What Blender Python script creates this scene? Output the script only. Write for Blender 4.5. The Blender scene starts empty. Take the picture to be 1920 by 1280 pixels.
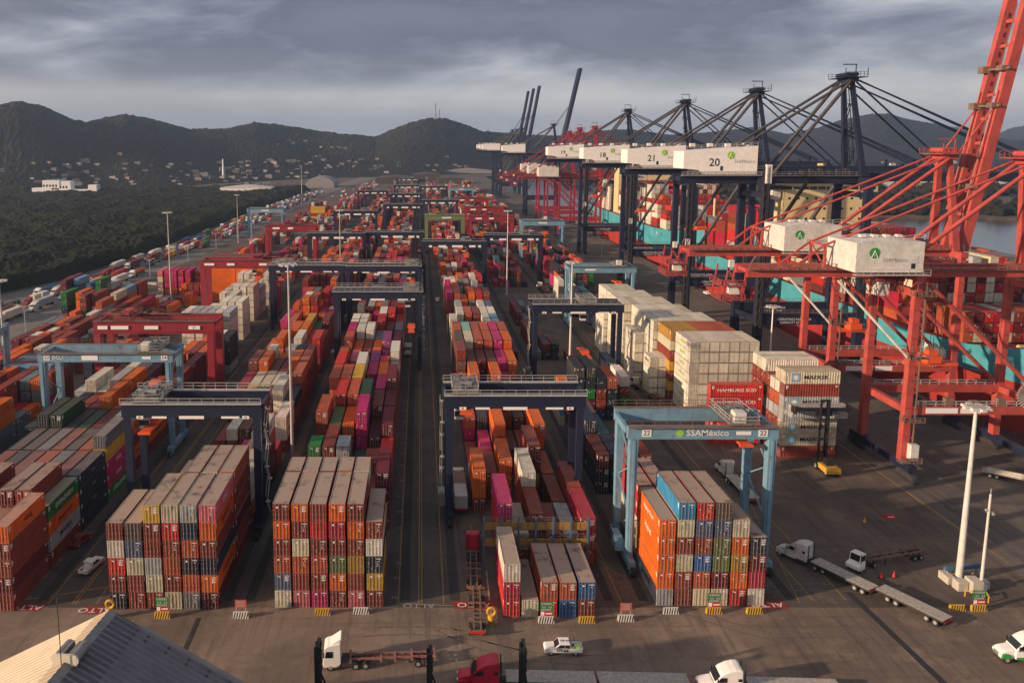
import bpy, math, random
from mathutils import Vector, Matrix
from mathutils.bvhtree import BVHTree
C = bpy.context.scene
COL = C.collection
R = math.radians
HAZE = 0.000095
# ---------------- camera, world, sun, exposure ----------------
FPX, XP, YP, YH, H = 1550.0, 788.0, 500.0, 268.0, 70.0
TILT = math.atan((YP - YH) / FPX)
cd = bpy.data.cameras.new("Camera"); cam = bpy.data.objects.new("Camera", cd); COL.objects.link(cam)
cam.location = (0, 0, H); cam.rotation_euler = (R(90) - TILT, 0, 0)
cd.sensor_width = 36.0; cd.lens = FPX / 1920 * 36.0
cd.shift_x = (960 - XP) / 1920; cd.shift_y = -(640 - YP) / 1920
cd.clip_start = 1.0; cd.clip_end = 30000
C.camera = cam
SUN_EL = 14.0
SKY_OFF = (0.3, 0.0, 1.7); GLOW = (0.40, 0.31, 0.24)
sdir = Vector((-0.942 * math.cos(R(SUN_EL)), -0.335 * math.cos(R(SUN_EL)), math.sin(R(SUN_EL))))   # towards the sun
sl = bpy.data.lights.new("Sun", 'SUN'); sl.energy = 4.8; sl.angle = R(0.8); sl.color = (1.0, 0.71, 0.49)
so = bpy.data.objects.new("Sun", sl); COL.objects.link(so); so.rotation_euler = sdir.to_track_quat('Z', 'Y').to_euler()
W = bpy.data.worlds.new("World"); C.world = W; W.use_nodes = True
def world():
    t = W.node_tree; n = t.nodes; n.clear(); L = t.links.new
    def N(k, **a):
        q = n.new(k)
        for x, y in a.items(): setattr(q, x, y)
        return q
    def M(op, a, b=None, c=None):
        q = N('ShaderNodeMath', operation=op)
        for i, v in enumerate((a, b, c)):
            if v is None: continue
            if isinstance(v, (int, float)): q.inputs[i].default_value = v
            else: L(v, q.inputs[i])
        return q.outputs[0]
    out = N('ShaderNodeOutputWorld')
    sky = N('ShaderNodeTexSky', sky_type='NISHITA', sun_disc=False, sun_elevation=R(SUN_EL))
    sky.sun_rotation = math.atan2(sdir.x, sdir.y); sky.air_density = 1.5; sky.dust_density = 3.0
    b1 = N('ShaderNodeBackground'); b1.inputs[1].default_value = 0.08; L(sky.outputs[0], b1.inputs[0])
    tc = N('ShaderNodeTexCoord'); sp = N('ShaderNodeSeparateXYZ'); L(tc.outputs['Generated'], sp.inputs[0])
    x, y, z = sp.outputs
    mp = N('ShaderNodeMapping'); mp.inputs['Scale'].default_value = (1.0, 1.0, 4.0); mp.inputs['Location'].default_value = (SKY_OFF[0], SKY_OFF[1], SKY_OFF[2]); L(tc.outputs['Generated'], mp.inputs[0])
    def noise(scale, det, rough, dist=0.0):
        q = N('ShaderNodeTexNoise'); q.inputs['Scale'].default_value = scale; q.inputs['Detail'].default_value = det
        q.inputs['Roughness'].default_value = rough; q.inputs['Distortion'].default_value = dist; L(mp.outputs[0], q.inputs['Vector']); return q.outputs['Fac']
    def ramp(fac, stops):
        q = N('ShaderNodeValToRGB'); e = q.color_ramp.elements
        while len(e) < len(stops): e.new(0.5)
        for k, (p, c) in zip(e, stops): k.position = p; k.color = (*c, 1)
        L(fac, q.inputs[0]); return q.outputs[0]
    def mix(f, a, b, bt='MIX'):
        q = N('ShaderNodeMix', data_type='RGBA', blend_type=bt)
        for i, v in ((0, f), (6, a), (7, b)):
            if isinstance(v, (int, float)): q.inputs[i].default_value = v
            elif isinstance(v, tuple): q.inputs[i].default_value = (*v, 1)
            else: L(v, q.inputs[i])
        return q.outputs[2]
    f = M('ADD', M('MULTIPLY', noise(1.7, 9, 0.5, 0.3), 0.68), M('MULTIPLY', noise(5.2, 10, 0.62, 0.4), 0.32))
    cl = ramp(f, [(0.40, (0.58, 0.585, 0.63)), (0.455, (0.37, 0.39, 0.475)), (0.50, (0.225, 0.248, 0.335)), (0.55, (0.13, 0.148, 0.222)), (0.62, (0.165, 0.184, 0.26))])
    band = ramp(z, [(0.0, (0.43, 0.43, 0.455)), (0.030, (0.44, 0.44, 0.47)), (0.056, (0.60, 0.585, 0.575)), (0.080, (0.33, 0.345, 0.40)), (1.0, (0.3, 0.315, 0.375))])
    bm = ramp(z, [(0.0, (0.80,)*3), (0.055, (0.62,)*3), (0.080, (0.30,)*3), (0.11, (0.06,)*3), (0.15, (0.0,)*3)])
    c = mix(bm, cl, band)
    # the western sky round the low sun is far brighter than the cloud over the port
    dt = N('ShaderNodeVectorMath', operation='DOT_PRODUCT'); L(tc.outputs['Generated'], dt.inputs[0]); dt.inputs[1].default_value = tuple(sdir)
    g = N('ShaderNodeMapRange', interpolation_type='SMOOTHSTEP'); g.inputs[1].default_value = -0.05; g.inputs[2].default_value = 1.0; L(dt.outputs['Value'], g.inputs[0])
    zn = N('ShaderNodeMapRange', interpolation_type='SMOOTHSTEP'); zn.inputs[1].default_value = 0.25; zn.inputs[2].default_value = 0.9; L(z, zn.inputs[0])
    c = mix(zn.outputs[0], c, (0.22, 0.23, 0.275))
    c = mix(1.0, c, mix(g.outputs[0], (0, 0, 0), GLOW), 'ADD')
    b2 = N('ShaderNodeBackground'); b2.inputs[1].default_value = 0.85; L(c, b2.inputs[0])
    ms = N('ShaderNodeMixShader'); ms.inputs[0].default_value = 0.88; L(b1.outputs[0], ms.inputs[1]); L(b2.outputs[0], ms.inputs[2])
    L(ms.outputs[0], out.inputs[0])
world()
C.view_settings.view_transform = 'Standard'; C.view_settings.look = 'None'; C.view_settings.gamma = 1.0
C.view_settings.exposure = 0.42; C.view_settings.use_curve_mapping = False

# ---------------- helpers ----------------
def at(px, py, z=0.0):
    """a point of the photograph (1920x1280 pixels) at height z, as world x, y"""
    a = TILT + math.atan((py - YP) / FPX); D = (H - z) / math.tan(a)
    return ((px - XP) * (D * math.cos(TILT) + (H - z) * math.sin(TILT)) / FPX, D)
def hgt(Y, py): return H - Y * math.tan(TILT + math.atan((py - YP) / FPX))
def xat(px, Y, z): return (px - XP) * (Y * math.cos(TILT) + (H - z) * math.sin(TILT)) / FPX

class MB:
    def __init__(s): s.v = []; s.f = []; s.m = []
    def add(s, vs, fs, m=0):
        o = len(s.v); s.v += [tuple(v) for v in vs]
        for f in fs: s.f.append(tuple(i + o for i in f)); s.m.append(m)
        return s
    def box(s, x0, x1, y0, y1, z0, z1, m=0):
        return s.add([(x0,y0,z0),(x1,y0,z0),(x1,y1,z0),(x0,y1,z0),(x0,y0,z1),(x1,y0,z1),(x1,y1,z1),(x0,y1,z1)],
                     [(0,3,2,1),(4,5,6,7),(0,1,5,4),(1,2,6,5),(2,3,7,6),(3,0,4,7)], m)
    def cbox(s, c, d, m=0): return s.box(c[0]-d[0]/2, c[0]+d[0]/2, c[1]-d[1]/2, c[1]+d[1]/2, c[2]-d[2]/2, c[2]+d[2]/2, m)
    def beam(s, p, q, w, h=None, m=0, up=(0,0,1), w2=None, h2=None):
        h = h or w; p = Vector(p); q = Vector(q); d = (q - p).normalized(); u = Vector(up)
        if abs(d.dot(u)) > 0.98: u = Vector((0,1,0))
        a = d.cross(u).normalized(); b = a.cross(d)
        vs = []
        for P, ww, hh in ((p, w, h), (q, w2 or w, h2 or h)):
            for i, j in ((-1,-1),(1,-1),(1,1),(-1,1)): vs.append(P + a*(i*ww/2) + b*(j*hh/2))
        return s.add(vs, [(0,1,2,3),(7,6,5,4),(0,4,5,1),(1,5,6,2),(2,6,7,3),(3,7,4,0)], m)
    def tube(s, p, q, r, n=8, m=0, r2=None, cap=True):
        p = Vector(p); q = Vector(q); d = (q - p).normalized(); u = Vector((0,0,1)) if abs(d.z) < 0.98 else Vector((0,1,0))
        a = d.cross(u).normalized(); b = a.cross(d); vs = []
        for P, rr in ((p, r), (q, r if r2 is None else r2)):
            for i in range(n):
                t = 2*math.pi*i/n; vs.append(P + a*math.cos(t)*rr + b*math.sin(t)*rr)
        fs = [(i, i+n, (i+1)%n+n, (i+1)%n) for i in range(n)]
        if cap: fs += [tuple(range(n)), tuple(range(2*n-1, n-1, -1))]
        return s.add(vs, fs, m)
    def prism(s, pts, a0, a1, axis='y', m=0, top=1.0):
        """a side outline pts (u, z) extruded between a0 and a1 along the axis"""
        n = len(pts); vs = []
        for a in (a0, a1):
            for u, z in pts: vs.append((u, a, z) if axis == 'y' else (a, u, z))
        fs = [tuple(range(n)), tuple(range(2*n-1, n-1, -1))] + [(i, i+n, (i+1)%n+n, (i+1)%n) for i in range(n)]
        if axis == 'x': fs = [f[::-1] for f in fs]
        return s.add(vs, fs, m)
    def build(s, name, mats, parent=None, loc=(0,0,0), rz=0.0, smooth=False, bevel=0.0):
        me = bpy.data.meshes.new(name); me.from_pydata(s.v, [], s.f); me.update()
        for k in (mats if isinstance(mats, (list, tuple)) else [mats]): me.materials.append(k)
        if any(s.m): me.polygons.foreach_set('material_index', s.m)
        if smooth: me.polygons.foreach_set('use_smooth', [True]*len(s.f))
        o = bpy.data.objects.new(name, me); COL.objects.link(o); o.parent = parent; o.location = loc; o.rotation_euler.z = rz
        if bevel:
            b = o.modifiers.new('bevel', 'BEVEL'); b.width = bevel; b.segments = 2; b.limit_method = 'ANGLE'
        return o
def tag(o, label=None, cat=None, group=None, kind=None):
    if label: o['label'] = label
    if cat: o['category'] = cat
    if group: o['group'] = group
    if kind: o['kind'] = kind
    return o
def thing(name, label, cat, loc=(0,0,0), rz=0.0, group=None):
    o = bpy.data.objects.new(name, None); o.empty_display_size = 0.5; COL.objects.link(o)
    o.location = loc; o.rotation_euler.z = rz
    return tag(o, label, cat, group)
def copy_tree(o, parent=None):
    c = o.copy(); COL.objects.link(c); c.parent = parent
    for k in list(o.children): copy_tree(k, c)
    return c
def tint(o, col):
    o.color = (*col, 1.0)
    for k in o.children: tint(k, col)

def mat(name, col, rough=0.6, metal=0.0, var=0.2, scale=0.6, rust=0.0, objcol=False, bump=0.0, bscale=8.0, dust=False, spec=0.4, vcol=False, rustcol=(0.10, 0.045, 0.025)):
    m = bpy.data.materials.new(name); m.use_nodes = True; t = m.node_tree; L = t.links.new; n = t.nodes
    p = n['Principled BSDF']; p.inputs['Roughness'].default_value = rough; p.inputs['Metallic'].default_value = metal
    p.inputs['Specular IOR Level'].default_value = spec
    tc = n.new('ShaderNodeTexCoord'); co = tc.outputs['Object']
    if objcol:
        oi = n.new('ShaderNodeObjectInfo'); base = oi.outputs['Color']
        ad = n.new('ShaderNodeVectorMath'); ad.operation = 'ADD'; L(co, ad.inputs[0])
        mu = n.new('ShaderNodeVectorMath'); mu.operation = 'SCALE'; L(oi.outputs['Location'], mu.inputs[0]); mu.inputs['Scale'].default_value = 1.7
        L(mu.outputs[0], ad.inputs[1]); co = ad.outputs[0]
    else:
        rgb = n.new('ShaderNodeRGB'); rgb.outputs[0].default_value = (*col, 1); base = rgb.outputs[0]
    nz = n.new('ShaderNodeTexNoise'); nz.inputs['Scale'].default_value = scale; nz.inputs['Detail'].default_value = 6; nz.inputs['Roughness'].default_value = 0.65; L(co, nz.inputs['Vector'])
    mr = n.new('ShaderNodeMapRange'); mr.inputs[1].default_value = 0.3; mr.inputs[2].default_value = 0.7; mr.inputs[3].default_value = 1 - var; mr.inputs[4].default_value = 1 + var*0.6; L(nz.outputs['Fac'], mr.inputs[0])
    mx = n.new('ShaderNodeMix'); mx.data_type = 'RGBA'; mx.blend_type = 'MULTIPLY'; mx.inputs[0].default_value = 1.0; L(base, mx.inputs[6])
    cb = n.new('ShaderNodeCombineColor')
    for i in range(3): L(mr.outputs[0], cb.inputs[i])
    L(cb.outputs[0], mx.inputs[7]); res = mx.outputs[2]
    if rust:
        n2 = n.new('ShaderNodeTexNoise'); n2.inputs['Scale'].default_value = scale*2.3; n2.inputs['Detail'].default_value = 8; n2.inputs['Roughness'].default_value = 0.75
        mp = n.new('ShaderNodeMapping'); mp.inputs['Scale'].default_value = (1, 1, 0.3); L(co, mp.inputs[0]); L(mp.outputs[0], n2.inputs['Vector'])
        r2 = n.new('ShaderNodeMapRange'); r2.inputs[1].default_value = 0.62 - rust*0.25; r2.inputs[2].default_value = 0.74 - rust*0.2; L(n2.outputs['Fac'], r2.inputs[0])
        m2 = n.new('ShaderNodeMix'); m2.data_type = 'RGBA'; L(r2.outputs[0], m2.inputs[0]); L(res, m2.inputs[6]); m2.inputs[7].default_value = (*rustcol, 1); res = m2.outputs[2]
    if dust:   # settled dust and rust on the upward faces, amount from the object's own property
        ge = n.new('ShaderNodeNewGeometry'); sx = n.new('ShaderNodeSeparateXYZ'); L(ge.outputs['Normal'], sx.inputs[0])
        up = n.new('ShaderNodeMapRange'); up.inputs[1].default_value = 0.6; up.inputs[2].default_value = 0.9; L(sx.outputs[2], up.inputs[0])
        at_ = n.new('ShaderNodeAttribute'); at_.attribute_type = 'OBJECT'; at_.attribute_name = 'dust'
        q = n.new('ShaderNodeMath'); q.operation = 'MULTIPLY'; L(up.outputs[0], q.inputs[0]); L(at_.outputs['Fac'], q.inputs[1])
        n3 = n.new('ShaderNodeTexNoise'); n3.inputs['Scale'].default_value = 0.35; n3.inputs['Detail'].default_value = 7; n3.inputs['Roughness'].default_value = 0.7; L(co, n3.inputs['Vector'])
        cr = n.new('ShaderNodeValToRGB'); e = cr.color_ramp.elements; e[0].position = 0.3; e[0].color = (0.075, 0.06, 0.052, 1); e[1].position = 0.46; e[1].color = (0.36, 0.275, 0.22, 1)
        L(n3.outputs['Fac'], cr.inputs[0])
        m3 = n.new('ShaderNodeMix'); m3.data_type = 'RGBA'; L(q.outputs[0], m3.inputs[0]); L(res, m3.inputs[6]); L(cr.outputs[0], m3.inputs[7]); res = m3.outputs[2]
    L(res, p.inputs['Base Color'])
    if bump:
        nb = n.new('ShaderNodeTexNoise'); nb.inputs['Scale'].default_value = bscale; nb.inputs['Detail'].default_value = 4; L(co, nb.inputs['Vector'])
        bp = n.new('ShaderNodeBump'); bp.inputs['Strength'].default_value = bump; bp.inputs['Distance'].default_value = 0.1; L(nb.outputs['Fac'], bp.inputs['Height']); L(bp.outputs[0], p.inputs['Normal'])
    return m
M = {}
def mk(name, *a, **k): M[name] = mat(name, *a, **k); return M[name]
mk('paint', (1,1,1), objcol=True, rough=0.6, var=0.30, scale=0.6, rust=0.26, dust=True, spec=0.22)
mk('tinted', (1,1,1), objcol=True, rough=0.45, var=0.15, scale=0.5, rust=0.05)
mk('white', (0.80, 0.78, 0.74), rough=0.45, var=0.10, scale=0.8, rust=0.03)
mk('dirty_white', (0.62, 0.60, 0.55), rough=0.5, var=0.22, scale=0.6, rust=0.15)
mk('plain_white', (0.80, 0.79, 0.76), rough=0.5, var=0.03)
mk('black', (0.018, 0.018, 0.02), rough=0.55, var=0.2)
mk('rubber', (0.022, 0.021, 0.02), rough=0.85, var=0.2)
mk('rim', (0.42, 0.41, 0.39), rough=0.4, metal=0.3, var=0.1)
mk('steel', (0.27, 0.26, 0.25), rough=0.45, metal=0.4, var=0.2, rust=0.2)
mk('galv', (0.46, 0.45, 0.42), rough=0.5, metal=0.2, var=0.15)
mk('dark_steel', (0.045, 0.043, 0.045), rough=0.6, var=0.3, rust=0.25)
mk('rusty_steel', (0.20, 0.13, 0.10), rough=0.7, var=0.35, rust=0.3)
mk('glass', (0.02, 0.024, 0.03), rough=0.12, var=0.05, spec=0.6)
mk('stay_steel', (0.075, 0.07, 0.075), rough=0.5, metal=0.2, var=0.3, rust=0.1)
mk('navy', (0.016, 0.022, 0.048), rough=0.4, var=0.2, scale=0.3, rust=0.03)
mk('crane_red', (0.43, 0.075, 0.062), rough=0.5, var=0.30, scale=0.35, rust=0.26, rustcol=(0.20,0.075,0.05))
mk('yard_red', (0.27, 0.02, 0.034), rough=0.5, var=0.2, scale=0.3, rust=0.04)
mk('pale_blue', (0.16, 0.30, 0.40), rough=0.5, var=0.22, scale=0.4, rust=0.22)
mk('olive_paint', (0.14, 0.19, 0.08), rough=0.5, var=0.2)
mk('orange', (0.72, 0.10, 0.025), rough=0.5, var=0.15, rust=0.05)
mk('yellow', (0.62, 0.36, 0.03), rough=0.5, var=0.2, rust=0.1)
mk('ochre', (0.30, 0.18, 0.045), rough=0.7, var=0.3, rust=0.1)
mk('red', (0.50, 0.025, 0.03), rough=0.5, var=0.15)
mk('truck_red', (0.50, 0.015, 0.045), rough=0.3, var=0.05, spec=0.5)
mk('green', (0.04, 0.27, 0.07), rough=0.5, var=0.1)
mk('sign_green', (0.02, 0.20, 0.06), rough=0.5, var=0.1)
mk('blue_steel', (0.06, 0.13, 0.22), rough=0.5, var=0.2, rust=0.1)
mk('concrete', (0.36, 0.335, 0.30), rough=0.9, var=0.2, scale=1.2, bump=0.3)
mk('pale_concrete', (0.46, 0.43, 0.37), rough=0.85, var=0.15, scale=1.2)
mk('timber', (0.38, 0.35, 0.31), rough=0.8, var=0.35, scale=2.5)
mk('hull', (0.07, 0.34, 0.40), rough=0.45, var=0.2, scale=0.15, rust=0.14)
mk('hull_red', (0.33, 0.03, 0.025), rough=0.6, var=0.25, scale=0.15, rust=0.05)
mk('ship_cream', (0.62, 0.52, 0.28), rough=0.5, var=0.12, scale=0.2)
mk('deck_red', (0.24, 0.03, 0.025), rough=0.7, var=0.2)
mk('paint_black', (0.03, 0.03, 0.035), rough=0.6, var=0.1)
mk('paint_white', (0.72, 0.71, 0.68), rough=0.6, var=0.12, scale=2.0)
mk('line_yellow', (0.36, 0.22, 0.05), rough=0.8, var=0.5, scale=1.5, rust=0.2, rustcol=(0.06, 0.055, 0.05))
mk('line_white', (0.34, 0.32, 0.30), rough=0.8, var=0.4, scale=1.5)
mk('line_red', (0.28, 0.025, 0.02), rough=0.8, var=0.3, scale=1.5, rust=0.1, rustcol=(0.06, 0.05, 0.045))
mk('light_green', (0.30, 0.55, 0.06), rough=0.5, var=0.1)
mk('star_blue', (0.16, 0.42, 0.52), rough=0.5, var=0.1)
mk('hi_vis', (0.45, 0.75, 0.08), rough=0.7, var=0.1)

def text(s, size, loc, rot, m, parent=None, name='lettering', ax='CENTER', sx=1.0, bold=0.0):
    cu = bpy.data.curves.new(name, 'FONT'); cu.body = s; cu.size = size; cu.align_x = ax; cu.align_y = 'CENTER'; cu.offset = bold; cu.resolution_u = 2
    cu.materials.append(m); o = bpy.data.objects.new(name, cu); COL.objects.link(o); o.parent = parent; o.location = loc
    o.rotation_euler = [R(a) for a in rot]; o.scale = (sx, 1, 1)
    return o
FRONT, RIGHT, LEFT, FLAT, FLAT180 = (90,0,0), (90,0,90), (90,0,-90), (0,0,0), (0,0,180)
# ---------------- setting: ground, markings, water, hills, town, mangrove ----------------
QUAY = 137.0
def ground_mat(name, dark, light, patch, wet=0.0):
    m = bpy.data.materials.new(name); m.use_nodes = True; t = m.node_tree; n = t.nodes; L = t.links.new; p = n['Principled BSDF']
    p.inputs['Roughness'].default_value = 0.88; p.inputs['Specular IOR Level'].default_value = 0.25
    tc = n.new('ShaderNodeTexCoord'); co = tc.outputs['Object']
    def noise(sc, det=6, r=0.6, map_=None, dist=0.0):
        q = n.new('ShaderNodeTexNoise'); q.inputs['Scale'].default_value = sc; q.inputs['Detail'].default_value = det; q.inputs['Roughness'].default_value = r; q.inputs['Distortion'].default_value = dist
        if map_:
            mp = n.new('ShaderNodeMapping'); mp.inputs['Scale'].default_value = map_; L(co, mp.inputs[0]); L(mp.outputs[0], q.inputs['Vector'])
        else: L(co, q.inputs['Vector'])
        return q.outputs['Fac']
    def mrange(f, a, b, c=0.0, d=1.0):
        q = n.new('ShaderNodeMapRange'); q.inputs[1].default_value = a; q.inputs[2].default_value = b; q.inputs[3].default_value = c; q.inputs[4].default_value = d; L(f, q.inputs[0]); return q.outputs[0]
    def mix(f, a, b, bt='MIX'):
        q = n.new('ShaderNodeMix'); q.data_type = 'RGBA'; q.blend_type = bt
        if isinstance(f, float): q.inputs[0].default_value = f
        else: L(f, q.inputs[0])
        for i, v in ((6, a), (7, b)):
            if isinstance(v, tuple): q.inputs[i].default_value = (*v, 1)
            else: L(v, q.inputs[i])
        return q.outputs[2]
    c = mix(mrange(noise(0.035, 5, 0.6, None, 0.6), 0.42, 0.60), dark, light)
    c = mix(mrange(noise(0.13, 8, 0.72), 0.50, 0.66, 0, 0.75), c, patch)
    c = mix(mrange(noise(0.5, 6, 0.7, (1.6, 0.10, 1)), 0.50, 0.70, 0, 0.65), c, tuple(v*0.45 for v in dark))      # tyre streaks along the lanes
    c = mix(mrange(noise(0.5, 6, 0.7, (0.10, 1.6, 1)), 0.54, 0.74, 0, 0.55), c, tuple(v*0.5 for v in dark))
    c = mix(mrange(noise(1.1, 4, 0.5), 0.68, 0.74, 0, 0.6), c, (0.018, 0.017, 0.017))                          # oil spots
    v = n.new('ShaderNodeTexVoronoi'); v.feature = 'DISTANCE_TO_EDGE'; v.inputs['Scale'].default_value = 0.06; v.inputs['Randomness'].default_value = 0.9
    wv = n.new('ShaderNodeVectorMath'); wv.operation = 'ADD'; L(co, wv.inputs[0])
    ns = n.new('ShaderNodeTexNoise'); ns.inputs['Scale'].default_value = 0.4; ns.inputs['Detail'].default_value = 4; L(co, ns.inputs['Vector'])
    sc = n.new('ShaderNodeVectorMath'); sc.operation = 'SCALE'; sc.inputs['Scale'].default_value = 3.0; L(ns.outputs['Color'], sc.inputs[0]); L(sc.outputs[0], wv.inputs[1]); L(wv.outputs[0], v.inputs['Vector'])
    c = mix(mrange(v.outputs['Distance'], 0.0012, 0.006, 0.30, 0.0), c, tuple(x*0.35 for x in dark))               # cracks and joints
    c = mix(mrange(noise(6.0, 3, 0.6), 0.3, 0.7, 0.0, 0.22), c, tuple(x*0.5 for x in dark))
    bk = n.new('ShaderNodeTexBrick'); bk.offset = 0.37; bk.inputs['Color1'].default_value = (1, 1, 1, 1); bk.inputs['Color2'].default_value = (.84, .84, .83, 1); bk.inputs['Mortar'].default_value = (.52, .5, .5, 1)
    bk.inputs['Scale'].default_value = 1.0; bk.inputs['Mortar Size'].default_value = .035; bk.inputs['Mortar Smooth'].default_value = .3; bk.inputs['Brick Width'].default_value = 11.0; bk.inputs['Row Height'].default_value = 7.0
    L(co, bk.inputs['Vector']); c = mix(0.8, c, bk.outputs['Color'], 'MULTIPLY')
    L(c, p.inputs['Base Color'])
    b = n.new('ShaderNodeBump'); b.inputs['Strength'].default_value = 0.25; b.inputs['Distance'].default_value = 0.05; L(noise(2.5, 6, 0.7), b.inputs['Height']); L(b.outputs[0], p.inputs['Normal'])
    return m
GM = ground_mat('asphalt', (0.098, 0.080, 0.068), (0.15, 0.118, 0.096), (0.20, 0.152, 0.118))
g = MB()
g.add([(-6000,-400,0),(QUAY,-400,0),(QUAY,1750,0),(420,1900,0),(330,1500,0),(255,900,0),(330,800,0),(700,770,0),(5000,900,0),(5000,9000,0),(-6000,9000,0)], [tuple(range(11))])
g.add([(QUAY,-400,0),(QUAY,1750,0),(QUAY,1750,-6),(QUAY,-400,-6)], [(0,3,2,1)])
g.add([(420,1900,0),(330,1500,0),(255,900,0),(330,800,0),(700,770,0),(5000,900,0)]+[(420,1900,-6),(330,1500,-6),(255,900,-6),(330,800,-6),(700,770,-6),(5000,900,-6)], [(i,i+6,i+7,i+1) for i in range(5)])
tag(g.build('ground', GM), kind='structure')
CM = ground_mat('quay_concrete', (0.115, 0.10, 0.09), (0.15, 0.13, 0.112), (0.20, 0.17, 0.145))
tag(MB().add([(98,-60,.004),(QUAY,-60,.004),(QUAY,1740,.004),(98,1740,.004)], [(0,1,2,3)]).build('quay_pavement', CM), kind='structure')
AP = ground_mat('apron_paving', (0.17, 0.132, 0.106), (0.27, 0.205, 0.16), (0.34, 0.25, 0.19))
tag(MB().add([(-90,60,.004),(97.9,60,.004),(97.9,117,.004),(-90,117,.004)], [(0,1,2,3)]).build('apron', AP), kind='structure')
RM = ground_mat('lane_asphalt', (0.086, 0.073, 0.065), (0.11, 0.092, 0.08), (0.135, 0.11, 0.094))
tag(MB().add([(-5.4,117.01,.004),(6.4,117.01,.004),(6.4,1300,.004),(-5.4,1300,.004)], [(0,1,2,3)]).build('road', RM), kind='structure')
tag(MB().add([(-61,117.01,.004),(-48,117.01,.004),(-48,1100,.004),(-61,1100,.004)], [(0,1,2,3)]).build('road', RM), kind='structure')
PC = ground_mat('highway_concrete', (0.17, 0.16, 0.15), (0.22, 0.205, 0.19), (0.26, 0.24, 0.22))
hw = MB()
P0 = [(-215,250),(-205,350),(-180,420),(-171,520),(-168,800),(-160,1200),(-120,1700)]
P1 = [(-150,250),(-146,350),(-142,420),(-138,520),(-136,800),(-128,1200),(-85,1700)]
hw.add([(a,b,.006) for a,b in P0]+[(a,b,.006) for a,b in P1], [(i,i+7,i+8,i+1) for i in range(6)])
tag(hw.build('highway', PC), kind='structure')
# rails and crane runways
rl = MB()
for x in (102.5, 133.5):
    for d in (-0.35, 0.35): rl.box(x+d-.09, x+d+.09, -60, 1720, 0.004, 0.03)
tag(rl.build('crane_rail', M['dark_steel']), kind='structure')
rw = MB()
for x in (-58.6,-30.0,-26.4,-2.4,5.3,29.2,34.6,57.6):
    rw.box(x-.75, x+.75, 119, 900, .006, .02)
tag(rw.build('crane_runway', ground_mat('runway_concrete', (0.045,0.042,0.042), (0.06,0.055,0.052), (0.075,0.068,0.062))), kind='structure')
# painted markings
ym = MB()
def strip(p, q, w, z=.012, m=0, mb=ym):
    p = Vector((*p, 0)); q = Vector((*q, 0)); d = (q-p).normalized(); a = Vector((-d.y, d.x, 0))*w/2
    mb.add([tuple(p-a+Vector((0,0,z))), tuple(q-a+Vector((0,0,z))), tuple(q+a+Vector((0,0,z))), tuple(p+a+Vector((0,0,z)))], [(3,2,1,0) if False else (0,1,2,3)], m)
for x in (-0.2, 0.25, 3.6, -3.4): strip((x,118),(x,900),.14)
for x in (-53.5,-53.0,-49.8,-57.2): strip((x,118),(x,700),.14)
strip(at(1600,851), at(1893,1057), .28); strip(at(1330,664), at(1600,851), .28)
strip(at(1255,600), at(1420,760), .16); strip(at(1370,880), at(1460,1100), .14); strip(at(1335,800), at(1500,1130), .12)
strip((9,118),(9.4,145),.14); strip((31,118),(31,260),.12); strip((60.8,119),(60.8,330),.14); strip((66,119),(66,330),.14)
for a, b in (((20,1128),(200,1100)),): strip(at(*a), at(*b), .2)
tag(ym.build('road_marking', M['line_yellow']), kind='structure')
wm = MB()
strip(at(745,1130), at(880,1136), .12, mb=wm); strip(at(912,1070), at(921,1155), .22, mb=wm); strip(at(1430,700), at(1590,780), .2, mb=wm)
strip(at(870,1140), at(1110,1160), .1, mb=wm)
tag(wm.build('road_marking', M['line_white']), kind='structure')
for i, (px, py, w, d) in enumerate(((48,1138,5.4,2.0),(178,1143,3.6,2.0),(888,1133,6.2,2.2),(1437,1133,6.0,2.2))):
    x, y = at(px, py)
    tag(MB().add([(x-w/2,y-d/2,.012),(x+w/2,y-d/2,.012),(x+w/2,y+d/2,.012),(x-w/2,y+d/2,.012)], [(0,1,2,3)]).build('road_marking', M['line_red']), kind='structure')
    tag(text('ALTO', 1.75, (x, y, .018), FLAT180, M['paint_white'], name='road_marking', sx=1.15), kind='structure')
x, y = at(785,1135); tag(text('ALTO', 1.6, (x, y, .018), FLAT180, M['line_white'], name='road_marking', sx=1.2), kind='structure')
k = 1
for px, py in ((739,1119),(745,1082),(748,1055),(749,988),(750,958),(752,930),(754,900),(755,872),(756,850),(757,830),(758,812),(759,790),(760,770),(761,752)):
    x, y = at(px, py); tag(text('%02d' % k, 1.1, (x, y, .012), FLAT180, M['line_white'], name='road_marking'), kind='structure'); k += 2
k = 1
for px, py in ((52,1119),(82,1080),(110,1048),(130,1020),(175,960)):
    x, y = at(px, py); tag(text('%02d' % k, 1.2, (x, y, .012), FLAT180, M['line_white'], name='road_marking'), kind='structure'); k += 2
# tyre marks swept across the apron
tm = MB(); r_ = random.Random(3)
for cx, cy, rad, a0, a1 in ((22,131,26,225,280),(62,86,36,70,120),(70,150,44,205,250),(-2,74,36,62,100)):
    for off in (0, 1.9):
        n = 22; pr = None
        for k in range(n+1):
            a = R(a0+(a1-a0)*k/n); p = (cx+math.cos(a)*(rad+off), cy+math.sin(a)*(rad+off))
            if pr and p[1] > 60: strip(pr, p, .26, z=.009, mb=tm)
            pr = p
tag(tm.build('tyre_mark', mat('tyre_rubber_mark', (.115,.092,.076), rough=.8, var=.5, scale=.7, rust=.7, rustcol=(.17,.132,.105))), kind='structure')
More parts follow.
